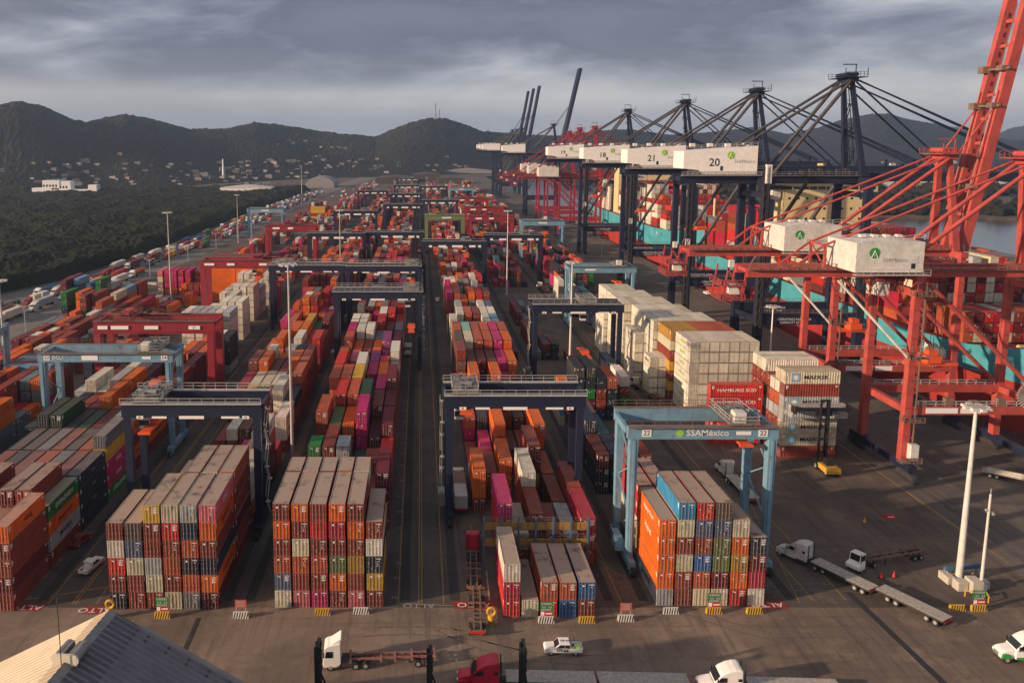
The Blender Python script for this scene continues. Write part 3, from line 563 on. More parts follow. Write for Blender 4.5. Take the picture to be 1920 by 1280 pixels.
field('L', -80, 6, 385, 470, .7, 2, 4, 13, ROWPAL['L']); field('L', -80, 6, 470, 1150, .8, 1, 5, 14, ROWPAL['L']); field('K', -108, 5, 420, 900, .55, 1, 4, 15, ROWPAL['K']); field('K', -128, 7, 220, 258, .95, 1, 3, 17, ROWPAL['K'])
field('K', -140, 5, 262, 300, .8, 1, 2, 31, ROWPAL['K']); field('K', -124, 6, 258, 345, .75, 1, 3, 32, ROWPAL['K']); field('K', -112, 5, 300, 378, .6, 1, 2, 33, ROWPAL['K']); field('L', -92, 2, 222, 262, .9, 2, 4, 34, ROWPAL['L']); field('L', -104, 5, 142, 199, 1, 3, 5, 35, ROWPAL['K'])
stack(67, 292, cl('rust,charcoal,mint'), row='E', c=0, b=0); stack(49.5, 236, cl('green'), row='D', c=6, b=30, txts={0:('EVERGREEN','L')}); stack(54.6, 228, cl('dark green,navy,navy'), row='D', c=7, b=30)
stack(51.5, 216, cl('slate blue,slate blue'), row='D', c=8, b=30); stack(54.8, 214, cl('green,rust,white'), row='D', c=9, b=30)
stack(32, 236, cl('white'), row='D', c=10, b=30, L=6.06); stack(30.6, 262, cl('maroon'), row='D', c=11, b=30, L=6.06)

# --- which 300 show largest: rays from the camera through the picture
def box_corners(b):
    x, y, z, L, h, col, ac = b[:7]
    if ac: return x-.0, x+L, y, y+CW, z, z+h-.02
    return x-CW/2, x+CW/2, y, y+L, z, z+h-.02
vs = []; fs = []
for b in BOX:
    x0, x1, y0, y1, z0, z1 = box_corners(b); o = len(vs)
    vs += [(x0,y0,z0),(x1,y0,z0),(x1,y1,z0),(x0,y1,z0),(x0,y0,z1),(x1,y0,z1),(x1,y1,z1),(x0,y1,z1)]
    fs += [tuple(o+i for i in f) for f in ((4,5,6,7),(0,1,5,4),(1,2,6,5),(3,0,4,7),(2,3,7,6))]
bvh = BVHTree.FromPolygons(vs, fs); cnt = [0]*len(BOX)
ct, st = math.cos(TILT), math.sin(TILT)
for py in range(300, 1280, 4):
    v = -(py-YP)/FPX
    for px in range(0, 1920, 4):
        d = Vector(((px-XP)/FPX, ct + v*st, -st + v*ct))
        hit = bvh.ray_cast((0, 0, H), d)
        if hit[2] is not None: cnt[hit[2]//5] += 1
order = sorted(range(len(BOX)), key=lambda i: -cnt[i]); NEAR = set(order[:300]); print('containers', len(BOX), 'smallest of the 300:', cnt[order[299]]*16, 'px')

# --- container prototypes: corrugated body with frame; two doors with lock bars
def body_mesh(L, h):
    b = MB(); w = CW/2; h = h-.02
    def side(sx):     # corrugated long side
        n = int(L/0.56); ys = []; y = .16; st_ = (L-.32)/n; prof = []
        for k in range(n):
            prof += [(y, 0), (y+st_*.36, 0), (y+st_*.5, .06), (y+st_*.86, .06)]; y += st_
        prof.append((L-.16, 0)); vv = []
        for yy, d in prof: vv += [(sx*(w-.03-d), yy, .16), (sx*(w-.03-d), yy, h-.1)]
        ff = [(2*i, 2*i+2, 2*i+3, 2*i+1) if sx > 0 else (2*i, 2*i+1, 2*i+3, 2*i+2) for i in range(len(prof)-1)]
        b.add(vv, ff)
    side(1); side(-1)
    for sx in (-1, 1):
        for y0, y1 in ((0, .16), (L-.16, L)): b.box(sx*w-(.16 if sx > 0 else 0), sx*w+(.16 if sx < 0 else 0), y0, y1, 0, h)
        x0, x1 = (w-.1, w-.002) if sx > 0 else (-w+.002, -w+.1)
        b.box(x0, x1, .161, L-.161, .02, .17); b.box(x0, x1, .161, L-.161, h-.11, h-.004)
    for sx in (-1, 1):                              # codes painted near the ends of the sides
        for y0, y1, z0, z1 in ((.35,.55,h-1.15,h-.3),(.65,.8,h-.95,h-.3),(L-1.0,L-.35,h-.5,h-.36),(L-.9,L-.45,h-.75,h-.62)):
            b.box(sx*w-(.03 if sx > 0 else -.022), sx*w+(-.022 if sx > 0 else .03), y0, y1, z0, z1, 1)
    b.box(-w+.161, w-.161, .002, .12, .02, .16); b.box(-w+.161, w-.161, .002, .12, h-.13, h-.004)
    b.box(-w+.161, w-.161, L-.12, L-.002, .02, h-.004)
    b.box(-w+.101, w-.101, .121, L-.121, .03, .10)
    return b
def roof_mesh(L, h):
    b = MB(); w = CW/2; h = h-.02; n = int(L/.6)      # shallow cross ribs
    vv = []
    for k in range(n+1):
        y = .13 + (L-.26)*k/n
        for d, zz in ((0, h-.03), (.28*(L-.26)/n*1.0, h-.055)):
            if k == n and d: continue
            vv += [(-w+.1, y+d, zz), (w-.1, y+d, zz)]
    b.add(vv, [(2*i, 2*i+1, 2*i+3, 2*i+2) for i in range(len(vv)//2-1)])
    return b
def door_mesh(h, side, code):
    b = MB(); x0, x1 = (-1.05, -.012) if side < 0 else (.012, 1.05); z0, z1 = .17, h-.16
    b.box(x0, x1, .05, .09, z0, z1)
    wd = x1-x0
    for k in range(4): b.box(x0+wd*(k*.25+.03), x0+wd*(k*.25+.18), .022, .049, z0+.08, z1-.08)      # pressed ribs
    for k in (.235, .735):                                                                         # lock bars
        xx = x0+wd*k; b.box(xx-.03, xx+.03, -.03, .02, z0-.12, z1+.1, 1)
        b.box(xx-.05, xx+.12, -.045, -.031, z0+.95, z0+1.03, 1)
        for zz in (z0+.12, z0+.75, z1-.7, z1-.15): b.box(xx-.07, xx+.07, -.04, -.031, zz, zz+.09, 1)
    for zz in (z0+.2, z0+.9, z1-.9, z1-.25): b.box((x1-.02 if side > 0 else x0-.04), (x1+.04 if side > 0 else x0+.02), -.01, .03, zz, zz+.12, 1)
    def q(u0, u1, w0, w1, m=2): b.box(x0+wd*u0, x0+wd*u1, .008, .021, z0+(z1-z0)*w0, z0+(z1-z0)*w1, m)
    if side > 0:
        if code >= 1: q(.28,.46,.86,.93); q(.5,.7,.87,.92); q(.78,.94,.84,.93); q(.52,.68,.72,.76)
        if code == 2:
            for u in (.22,.6):
                for w0 in (.55,.7): q(u,u+.3,w0,w0+.11)
        if code == 3: q(.3,.45,.62,.66); q(.3,.6,.5,.53); q(.3,.55,.4,.43); q(.05,.2,.1,.16, 3)
        if code == 4: q(.78,.94,.88,.93, 4); q(.5,.7,.9,.93, 4)
    else:
        if code == 1: q(.3,.62,.78,.88)
        if code == 2: q(.25,.45,.84,.92); q(.45,.7,.8,.85)
        if code == 3: q(.15,.3,.55,.62); q(.56,.7,.2,.26, 3)
        if code == 4: q(.28,.45,.25,.31, 4)
    return b
rod = mat('lock_bar', (1,1,1), objcol=True, rough=.4, var=.1); nt = rod.node_tree; pb = nt.nodes['Principled BSDF']; lk = pb.inputs['Base Color'].links[0].from_socket
mx = nt.nodes.new('ShaderNodeMix'); mx.data_type = 'RGBA'; mx.inputs[0].default_value = .66; nt.links.new(lk, mx.inputs[6]); mx.inputs[7].default_value = (.40,.37,.34,1); nt.links.new(mx.outputs[2], pb.inputs['Base Color'])
DM = [M['paint'], rod, M['plain_white'], M['yellow'], M['paint_black']]
PROTO = {}
def proto(L, h):
    k = (round(L, 1), round(h, 2))
    if k not in PROTO:
        o = body_mesh(L, h).build('shipping_container', [M['paint'], M['plain_white']]); bm = o.data; bpy.data.objects.remove(o); ds = {}
        o = roof_mesh(L, h).build('roof', M['paint']); ds['roof'] = o.data; bpy.data.objects.remove(o)
        for code in range(5):
            for s in (-1, 1):
                o = door_mesh(h-.02, s, code).build('door', DM); ds[code, s] = o.data; bpy.data.objects.remove(o)
        PROTO[k] = (bm, ds)
    return PROTO[k]
ORD = ['first','second','third','fourth','fifth','sixth','seventh','eighth','ninth','tenth','eleventh','twelfth','thirteenth','fourteenth','fifteenth','sixteenth','seventeenth','eighteenth','nineteenth','twentieth']
ROWN = {'A':'warehouse roof block','B':'block left of roadway','C':'block right of roadway','D':'light blue crane block','L':'far left block','W':'white reefer rows far left','X':'crosswise stack far left','Y':'loose stacks by truck road','P':'pink stack by truck road','H':'tall orange stack','R':'white quayside block','M':'quayside shipping line stack','E':'quayside row','K':'truck road row'}
used = {}
def clabel(b):
    x, y, z, L, h, col, ac, row, c, bay, t, txt = b[:12]
    top = not any(o[7] == row and o[8] == c and o[9] == bay and o[10] == t+1 for o in BYKEY.get((row, c, bay), ()))
    tier = 'top' if top else ('bottom' if t == 0 else ORD[t])
    cw = '' if row == 'M' and False else f'column {ORD[c]} from left' if c < 20 else ''
    bw = 'front bay' if bay == 0 else f'{ORD[min(bay,19)]} bay back'
    return f'{col} container, {tier} tier, {ORD[min(c,19)]} column, {bw}, {ROWN.get(row, "yard rows")}'
BYKEY = {}
for b in BOX: BYKEY.setdefault((b[7], b[8], b[9]), []).append(b)
def star(parent, loc, rot, r):
    v = []; 
    for k in range(14):
        a = math.pi*k/7+.2; q = r if k % 2 == 0 else r*.42; v.append((math.cos(a)*q, math.sin(a)*q, .004))
    s = MB(); s.add([(-r*1.1,-r*1.1,0),(r*1.1,-r*1.1,0),(r*1.1,r*1.1,0),(-r*1.1,r*1.1,0)], [(0,1,2,3)], 0).add(v, [tuple(range(14))], 1)
    o = s.build('emblem', [M['star_blue'], M['plain_white']], parent); o.location = loc; o.rotation_euler = [R(a) for a in rot]
TXC = {'EVERGREEN':'paint_white','MAERSK':'paint_black','MAERSK*':'paint_black','ONE':'paint_white','HAMBURG SUD':'paint_white','K LINE':'paint_white','U A S C':'paint_white','CMA':'steel','CAI':'paint_white','CMA CGM':'steel','HAPAG':'steel','GREEN':'light_green','REEFER':'steel','Hapag':'paint_white'}
lblcount = {}; AUTO = {'orange':'Hapag-Lloyd','green':'EVERGREEN','light grey':'MAERSK','magenta':'ONE','white':'MAERSK'}
for i in sorted(NEAR):
    b = BOX[i]; x, y, z, L, h, col, ac, row, c, bay, t, txt, dust, cod = b
    if not txt and not ac and L > 8 and ((row == 'L' and c >= 6) or (row == 'A' and c == 5)) and col in AUTO: txt = (AUTO[col], 'R')
    bm, ds = proto(L, h)
    o = bpy.data.objects.new('shipping_container', bm); COL.objects.link(o)
    r = random.Random(i); f_ = r.uniform(.84, 1.14); cc = [max(0.008, v*f_*r.uniform(.97, 1.03)) for v in PAL[col]]
    jx, jy = r.uniform(-.04,.04), r.uniform(-.12,.12)
    if ac: o.location = (x, y+CW/2, z); o.rotation_euler.z = R(-90)
    else: o.location = (x+jx, y+jy*(0.5 if dust else 1), z)
    o.color = (*cc, 1); o['dust'] = float(dust)
    lb = clabel(b); 
    while lb in lblcount: lblcount[lb] += 1; lb = lb.replace(' container', ' container (%s of two)' % 'rear') if lblcount[lb] == 2 else lb + ' end'
    lblcount[lb] = 1
    tag(o, lb, 'shipping container', 'stacked shipping containers')
    for s in (-1, 1, 0):
        d = bpy.data.objects.new('door' if s else 'roof', ds[cod % 5, s] if s else ds['roof']); COL.objects.link(d); d.parent = o; d.color = o.color; d['dust'] = float(dust)
    if txt:
        s, f = txt; sz = 1.15; m = M[TXC.get(s, 'paint_black')]; mz = (h-.02)*.52
        if s == 'Hapag-Lloyd' or s == 'hapag': sz = .95; m = M['navy'] if f != 'L' else M['plain_white']
        if s == 'Hapag': sz = 1.2; m = M['plain_white']
        if s == 'CMA': sz = .8
        if f == 'R': text(s, sz, (CW/2+.012, L*.52, mz), RIGHT, m, o, sx=1.15, bold=.01)
        elif f == 'L':
            text(s, sz, (-CW/2-.012, L*.5, mz), LEFT, m, o, sx=1.15, bold=.012)
            if s == 'MAERSK': star(o, (-CW/2-.012, L*.8, mz), LEFT, .8)
        else:   # front long side of a box lying across: its local +x side faces the camera after the turn
            s2 = s.replace('*', ''); text(s2.replace('SUD', 'SÜD'), 1.2 if s2 != 'HAMBURG SUD' else 1.05, (CW/2+.012, L*(.56 if '*' in s else .5), mz), RIGHT, m, o, sx=1.25, bold=.02)
            if '*' in s: star(o, (CW/2+.012, L*.19, mz), RIGHT, .85)
# --- the rest: one mass
mass = bpy.data.meshes.new('container_mass'); vs = []; fs = []; cols = []; uvs = []
for i, b in enumerate(BOX):
    if i in NEAR: continue
    x0, x1, y0, y1, z0, z1 = box_corners(b); r = random.Random(i); f_ = r.uniform(.86, 1.14); cc = [max(.008, v*f_) for v in PAL[b[5]]]; o = len(vs); L = b[3]
    vs += [(x0,y0,z0),(x1,y0,z0),(x1,y1,z0),(x0,y1,z0),(x0,y0,z1),(x1,y0,z1),(x1,y1,z1),(x0,y1,z1)]
    fs += [tuple(o+k for k in f) for f in ((4,5,6,7),(0,1,5,4),(1,2,6,5),(3,0,4,7),(2,3,7,6))]
    ac = b[6]; rn = r.random()
    for k in range(5): cols += [(*cc, b[12])]*4
    sq = [(0,0),(1,0),(1,1),(0,1)]
    for kind in ('top', 'front' if not ac else 'side', 'side' if not ac else 'end', 'side' if not ac else 'front', 'end' if not ac else 'side'):
        off = {'top': 20, 'front': 10, 'side': 0, 'end': 30}[kind]
        uvs += [(u*(L if kind == 'side' else 1) + (int(rn*90))*40 if kind == 'side' else u, v*.98+.01+off) for u, v in sq]
mass.from_pydata(vs, [], fs); ca = mass.color_attributes.new('Col', 'FLOAT_COLOR', 'CORNER'); ca.data.foreach_set('color', [q for c in cols for q in c])
uv = mass.uv_layers.new(name='UVMap'); uv.data.foreach_set('uv', [q for c in uvs for q in c])
mm_ = bpy.data.materials.new('container_mass_paint'); mm_.use_nodes = True; t = mm_.node_tree; n = t.nodes; Lk = t.links.new; p = n['Principled BSDF']; p.inputs['Roughness'].default_value = .6; p.inputs['Specular IOR Level'].default_value = .22
ca_ = n.new('ShaderNodeAttribute'); ca_.attribute_name = 'Col'; um = n.new('ShaderNodeUVMap'); sx = n.new('ShaderNodeSeparateXYZ'); Lk(um.outputs[0], sx.inputs[0])
def MM(op, a, b=None, c=None):
    q = n.new('ShaderNodeMath'); q.operation = op
    for i_, v in enumerate((a, b, c)):
        if v is None: continue
        if isinstance(v, (int, float)): q.inputs[i_].default_value = v
        else: Lk(v, q.inputs[i_])
    return q.outputs[0]
u, v = sx.outputs[0], sx.outputs[1]
front = MM('MULTIPLY', MM('GREATER_THAN', v, 9.5), MM('LESS_THAN', v, 19.5)); side = MM('LESS_THAN', v, 5)
fr = MM('FRACT', MM('MULTIPLY', u, 8.0)); gap = MM('LESS_THAN', fr, 0.30)
edge = MM('MAXIMUM', MM('LESS_THAN', MM('FRACT', v), .07), MM('GREATER_THAN', MM('FRACT', v), .94))
eu = MM('MAXIMUM', MM('MAXIMUM', MM('LESS_THAN', u, .05), MM('GREATER_THAN', u, .95)), MM('LESS_THAN', MM('ABSOLUTE', MM('SUBTRACT', u, .5)), .02))
dk = MM('MULTIPLY', front, MM('MULTIPLY', MM('MAXIMUM', MM('MAXIMUM', MM('MULTIPLY', gap, .7), edge), eu), .62))  # door gaskets and the shade in door recesses, painted as darker bands
rib_shade = MM('MULTIPLY', side, MM('MULTIPLY', MM('LESS_THAN', MM('FRACT', MM('MULTIPLY', u, 1.8)), .42), .25))  # flat sides: shade of the corrugation put into the colour
dark = MM('SUBTRACT', 1.0, MM('MAXIMUM', dk, rib_shade))
tc = n.new('ShaderNodeTexCoord'); nz = n.new('ShaderNodeTexNoise'); nz.inputs['Scale'].default_value = .5; nz.inputs['Detail'].default_value = 6; nz.inputs['Roughness'].default_value = .7; Lk(tc.outputs['Object'], nz.inputs['Vector'])
wv = MM('MULTIPLY_ADD', nz.outputs['Fac'], .9, .55); tot = MM('MULTIPLY', dark, wv)
mx = n.new('ShaderNodeVectorMath'); mx.operation = 'SCALE'; Lk(ca_.outputs['Color'], mx.inputs[0]); Lk(tot, mx.inputs['Scale'])
n2 = n.new('ShaderNodeTexNoise'); n2.inputs['Scale'].default_value = 1.9; n2.inputs['Detail'].default_value = 1; Lk(tc.outputs['Object'], n2.inputs['Vector'])
wh = MM('MULTIPLY', MM('MULTIPLY', front, MM('GREATER_THAN', MM('FRACT', v), .5)), MM('GREATER_THAN', n2.outputs['Fac'], .64))
m3 = n.new('ShaderNodeMix'); m3.data_type = 'RGBA'; Lk(MM('MULTIPLY', wh, .6), m3.inputs[0]); Lk(mx.outputs[0], m3.inputs[6]); m3.inputs[7].default_value = (.55,.53,.5,1)
istop = MM('MULTIPLY', MM('GREATER_THAN', v, 19.5), MM('LESS_THAN', v, 29.5)); dq = MM('MULTIPLY', istop, ca_.outputs['Alpha'])
m4 = n.new('ShaderNodeMix'); m4.data_type = 'RGBA'; Lk(dq, m4.inputs[0]); Lk(m3.outputs[2], m4.inputs[6]); m4.inputs[7].default_value = (.24,.19,.16,1)
Lk(m4.outputs[2], p.inputs['Base Color']); mass.materials.append(mm_)
mo = bpy.data.objects.new('container_mass', mass); COL.objects.link(mo)
tag(mo, 'mass of stacked shipping containers filling the yard rows behind the nearer stacks', 'shipping containers', kind='stuff')
# ---------------- rubber-tyred gantry cranes ----------------
def railing(mb, p, q, h=1.1, step=2.0, m=0, r=.05):
    p = Vector(p); q = Vector(q); n = max(1, int((q-p).length/step))
    for k in range(n+1):
        a = p.lerp(q, k/n); mb.beam(a, a+Vector((0,0,h)), r*1.4, m=m)
    for hh in (h, h*.5): mb.beam(p+Vector((0,0,hh)), q+Vector((0,0,hh)), r*1.4, m=m)
def wheel_mb(mb, c, r, w, axis='y', m0=0, m1=1):
    c = Vector(c); d = Vector((0,1,0)) if axis == 'y' else Vector((1,0,0))
    mb.tube(c-d*w/2, c+d*w/2, r, 14, m0); mb.tube(c-d*(w/2+.02), c+d*(w/2+.02), r*.55, 12, m1)
def rtg(name, label, paint, x0, Y, span=23.4, zb=22.0, zt=24.4, sep=7.5, style='box', trolley=.12, walk='galv', signs=(), spread=None, box=None, detail=True, leg=1.25, side=1, group='rubber tyred yard gantry cranes', z_spread=None):
    """origin at the ground under the near left leg; x across the row, y along it"""
    root = thing(name, label, 'gantry crane', (x0, Y, 0), 0, group); P = M[paint]; Wk = M[walk]; xs = (0, span)
    for x in xs:
        for y in (0, sep):
            b = MB()
            if style == 'blue':
                y2 = y; b.beam((x, y2, 2.2), (x, y2, zb), .95, 1.35, up=(0,1,0), w2=1.3, h2=1.7)
                if y == 0: b.box(x-.2, x+.2, y-.95, y-.7, 3, zb)
            elif style == 'red': b.box(x-leg/2, x+leg/2, y-leg*.7, y+leg*.7, 2.2, zb)
            else: b.box(x-leg/2, x+leg/2, y-.55, y+.55, 2.2, zb)
            b.build('leg', P, root)
        b = MB(); b.box(x-.55, x+.55, -2.4, sep+2.4, 1.15, 2.35)
        if style == 'blue':
            for k in range(4):
                z0 = 4+k*4.6; b.beam((x, .6 if k % 2 else sep-.6, z0), (x, sep-.6 if k % 2 else .6, z0+4.4), .22)
        sb = b.build('sill_beam', P, root)
        for y in (-1.7, sep+1.7):
            for dy in (-.75, .75):
                w = MB(); wheel_mb(w, (x, y+dy, .78), .78, .62, 'x'); w.build('wheel', [M['rubber'], P], root)
    for y in (0, sep):
        b = MB(); b.box(-1.0, span+1.0, y-.5, y+.5, zb+.01, zt); b.box(-1.0, span+1.0, y-.55, y+.55, zt+.01, zt+.1)
        if style == 'red': b.box(-1.2, span+1.2, y-.7, y-.51, zb+.5, zb+.7)
        b.build('girder', P, root)
        b = MB(); yy = y-1.1 if y == 0 else y+1.1
        b.box(-1.0, span+1.0, min(yy, y), max(yy, y)-.0, zt+.11, zt+.2)
        if detail: railing(b, (-1, yy, zt+.2), (span+1, yy, zt+.2), r=.06 if style != 'blue' else .04)
        b.build('walkway', Wk if style != 'blue' else M['rusty_steel'], root)
    for x in (-.9, span+.9):
        b = MB(); b.box(x-.3, x+.3, .51, sep-.51, zt-1.2, zt-.2); b.build('end_tie', P, root)
    tx = span*trolley
    b = MB(); b.box(tx-2.4, tx+2.4, -.4, sep+.4, zt+.35, zt+.7)
    for dx, dy in ((-1.2, 1.5), (1.1, 3), (0, 5.5), (1.4, 6), (-1.5, 4.5)): b.cbox((tx+dx, dy, zt+1.2), (1.1, 1.3, 1.0))
    b.tube((tx-.8, 2.2, zt+1.5), (tx+1.2, 2.2, zt+1.5), .55, 10)
    if detail:
        for y in (-.4, sep+.4): railing(b, (tx-2.4, y, zt+.7), (tx+2.4, y, zt+.7), m=1, r=.06)
        for x in (tx-2.4, tx+2.4): railing(b, (x, -.4, zt+.7), (x, sep+.4, zt+.7), m=1, r=.06)
    b.build('trolley', [M['steel'] if style != 'red' else P, Wk], root)
    b = MB(); b.box(tx-1.6, tx+.2, -.2, 1.9, zt+.72, zt+2.4, 0) if style == 'blue' else b.box(tx-1.9, tx-.3, 1.2, 3.2, zb-2.6, zb-.3, 0)
    if style != 'blue': b.box(tx-1.92, tx-.28, 1.18, 1.5, zb-2.0, zb-1.0, 1)
    b.build('operator_cabin', [M['dirty_white'], M['glass']], root)
    zs = z_spread if z_spread else zb-5
    b = MB(); b.box(tx-1.1, tx+1.1, sep/2-6.0, sep/2-5.6, zs, zs+.4); b.box(tx-1.1, tx+1.1, sep/2+5.6, sep/2+6.0, zs, zs+.4); b.box(tx-.9, tx+.9, sep/2-5.6, sep/2+5.6, zs+.1, zs+.45); b.box(tx-1.2, tx+1.2, sep/2-1.5, sep/2+1.5, zs+.46, zs+1.1)
    b.build('spreader', M['orange'], root)
    b = MB()
    for dx in (-.8, .8):
        for dy in (-1.2, 1.2): b.beam((tx+dx, sep/2+dy, zs+1.1), (tx+dx, sep/2+dy, zt+.3), .05)
    b.build('hoist_rope', M['dark_steel'], root)
    if detail:
        b = MB(); b.box(-2.0, -.8, 1.0, 4.5, 2.6, 5.0); b.build('power_unit', M['steel'] if style != 'blue' else P, root)
        if style != 'blue': b = MB()
        lx = -1.35 if side > 0 else span+1.35
        for k in range(6 if style != 'blue' else 0):
            z0 = 2.5+k*3.3; y0, y1 = (1.0, 3.6) if k % 2 else (3.6, 1.0)
            b.beam((lx, y0, z0), (lx, y1, z0+3.3), .7, .08, up=(1,0,0)); railing(b, (lx-.35, y0, z0), (lx-.35, y1, z0+3.3), r=.05); b.box(lx-.4, lx+.4, min(y1, 3.5)-.4, min(y1, 3.5)+.5, z0+3.25, z0+3.35)
        if style != 'blue': b.build('stair', Wk, root)
    for s in signs:
        kind, u, w, hh = s[:4]; x = span*u; z = (zb+zt)/2 + (-1.1 if style == 'box' else .1); y = -.53 if style != 'red' else -.72
        if kind == 'plate':
            b = MB(); b.box(x-w/2, x+w/2, y-.05, y, z-hh/2, z+hh/2); pl = b.build('sign_plate', M['plain_white'], root)
            if len(s) > 4: text(s[4], hh*.95, (x, y-.056, z), FRONT, M['paint_black'], pl, bold=.02)
        else: text(s[4], hh, (x, y-.02, z), FRONT, M['paint_white'], root, sx=w, bold=.02)
    return root
nv = [('plate',.10,1.2,.55,'41'),('plate',.25,2.6,.4),('plate',.50,4.4,.55),('plate',.80,3.2,.4),('plate',.92,1.2,.55,'41')]
rtg('gantry_crane', 'navy gantry crane with grey railings over the low stacks left of the tall end stacks', 'navy', -51.8, 141, 22.8, signs=nv, trolley=.15, side=-1, z_spread=19.5)
rtg('gantry_crane', 'navy gantry crane with white stair tower over the stacks right of the empty roadway', 'navy', 5.4, 146, 23.9, signs=nv, trolley=.12, side=1, z_spread=21.4)
bl = rtg('gantry_crane', 'light blue gantry crane marked 22 straddling the multicoloured end stack', 'pale_blue', 34.6, 128.7, 22.4, zb=22.6, zt=24.5, sep=9.0, style='blue', trolley=.80, z_spread=21.6,
    signs=[('plate',.09,1.5,1.15,'22'),('plate',.93,1.5,1.15,'22'),('plate',.79,2.4,.6),('text',.53,1.05,1.45,'SSAMéxico')])
tag(MB().add([(math.cos(a)*.62, 0, math.sin(a)*.62) for a in [2*math.pi*k/16 for k in range(16)]], [tuple(range(16))]).build('emblem', M['light_green'], bl, (22.4*.33, -.56, 23.65)))
rtg('gantry_crane', 'light blue gantry crane marked 54 with rusty leg over the far left block', 'pale_blue', -84.5, 180, 28.2, zb=21.6, zt=23.4, sep=8, style='blue', trolley=.84, z_spread=15,
    signs=[('plate',.04,1.3,1.1,'53'),('plate',.38,3.6,1.1),('plate',.97,1.4,1.1,'54'),('plate',.83,2.0,.6),('text',.13,1.0,1.1,'DCL1')])
rtg('gantry_crane', 'bright red gantry crane numbered 31 behind the light blue one on the left', 'crane_red' if False else 'yard_red', -84.5, 212, 29.6, zb=20.6, zt=23.8, sep=9, style='red', trolley=.22, walk='rusty_steel', leg=1.7,
    signs=[('plate',.05,2.6,.95),('plate',.20,4.6,.95),('plate',.48,3.6,.95),('plate',.86,3.0,.95,'31')])
rtg('gantry_crane', 'crimson gantry crane in front of the tall orange stack', 'yard_red', -87, 327, 28.5, zb=20.4, zt=23.6, sep=9, style='red', trolley=.75, walk='rusty_steel', leg=1.7, detail=False, signs=[('plate',.1,4,.9),('plate',.4,3,.9),('plate',.85,3,.9)])
rtg('gantry_crane', 'navy gantry crane with orange spreader over dark stacks behind the light blue crane', 'navy', 33.0, 232, 24.2, signs=nv, trolley=.62, z_spread=9)
rtg('gantry_crane', 'navy gantry crane over yellow and orange boxes beside the white reefer rows', 'navy', -56.2, 308, 26.6, signs=nv, trolley=.15, z_spread=19)
rtg('gantry_crane', 'nearer of the two navy gantry cranes close together left of the roadway', 'navy', -26.2, 252, 26, signs=nv, trolley=.9, z_spread=12, side=-1)
rtg('gantry_crane', 'second navy gantry crane just behind another left of the roadway', 'navy', -27, 306, 26.5, signs=nv, trolley=.9, z_spread=18, side=-1)
rtg('gantry_crane', 'pale blue gantry crane over the dark low boxes left of the white quayside block', 'pale_blue', 57.0, 308, 23.4, zb=21.6, zt=23.8, sep=9, style='blue', trolley=.8, detail=False, signs=[('plate',.3,4,.6)])
base_n = rtg('gantry_crane', 'distant navy gantry crane right of the roadway beyond the mid yard white boxes', 'navy', 2.0, 385, 28, signs=[('plate',.1,1.4,1.0),('plate',.3,3.6,1.0),('plate',.55,5,1.0),('plate',.8,3,1.0),('plate',.92,1.4,1.0)], trolley=.7, detail=False)
base_r = rtg('gantry_crane', 'far red gantry crane in the dense red cluster right of the green one', 'yard_red', 32, 528, 27, zb=20.4, zt=23.8, sep=9, style='red', trolley=.4, walk='rusty_steel', detail=False, leg=1.9, signs=[('plate',.2,4,1),('plate',.5,3,1)])
base_g = rtg('gantry_crane', 'olive green gantry crane over the orange stacks right of the roadway', 'olive_paint', 4, 528, 23.4, zb=21, zt=24.2, sep=9, style='red', trolley=.3, walk='galv', detail=False, leg=2.0, signs=[('plate',.55,6,.8)])
base_b = rtg('gantry_crane', 'small light blue gantry crane over the far quayside row', 'pale_blue', 61.5, 494, 24, zb=21, zt=24, sep=9, style='blue', trolley=.6, detail=False, signs=[('plate',.5,5,.8)])
def far(base, x, y, label):
    c = copy_tree(base); c.location = (x, y, 0); c['label'] = label
for b_, x, y, l in ((base_n,-27,425,'distant navy gantry crane left of roadway behind the two close ones'),(base_n,-57,420,'distant navy gantry crane left of roadway beyond the yellow box stack'),(base_n,33,413,'slim navy gantry crane standing over bare ground beyond a light pole'),
    (base_n,-27,621,'far dark gantry crane left of roadway over orange boxes'),(base_n,-27,752,'farther dark gantry crane left of roadway'),(base_n,-28,905,'very distant dark gantry crane left of roadway'),(base_n,-30,1090,'most distant dark gantry crane left of roadway'),(base_n,-58,560,'far dark gantry crane two rows left of roadway'),
    (base_n,2,668,'far dark gantry crane behind the olive green one'),(base_n,0,880,'very distant dark gantry crane right of roadway'),(base_n,-60,800,'very distant dark gantry crane near the arched hall'),
    (base_r,33,600,'far red gantry crane behind another red one in the cluster'),(base_r,30,700,'farthest red gantry crane of the cluster'),(base_r,-87,467,'red gantry crane left of the distant navy ones'),
    (base_b,-131,199,'light blue gantry crane cut by left edge beside a light pole'),(base_b,-122,586,'light blue gantry crane beside the truck road'),(base_b,31,860,'very distant light blue gantry crane')):
    far(b_, x, y, l)
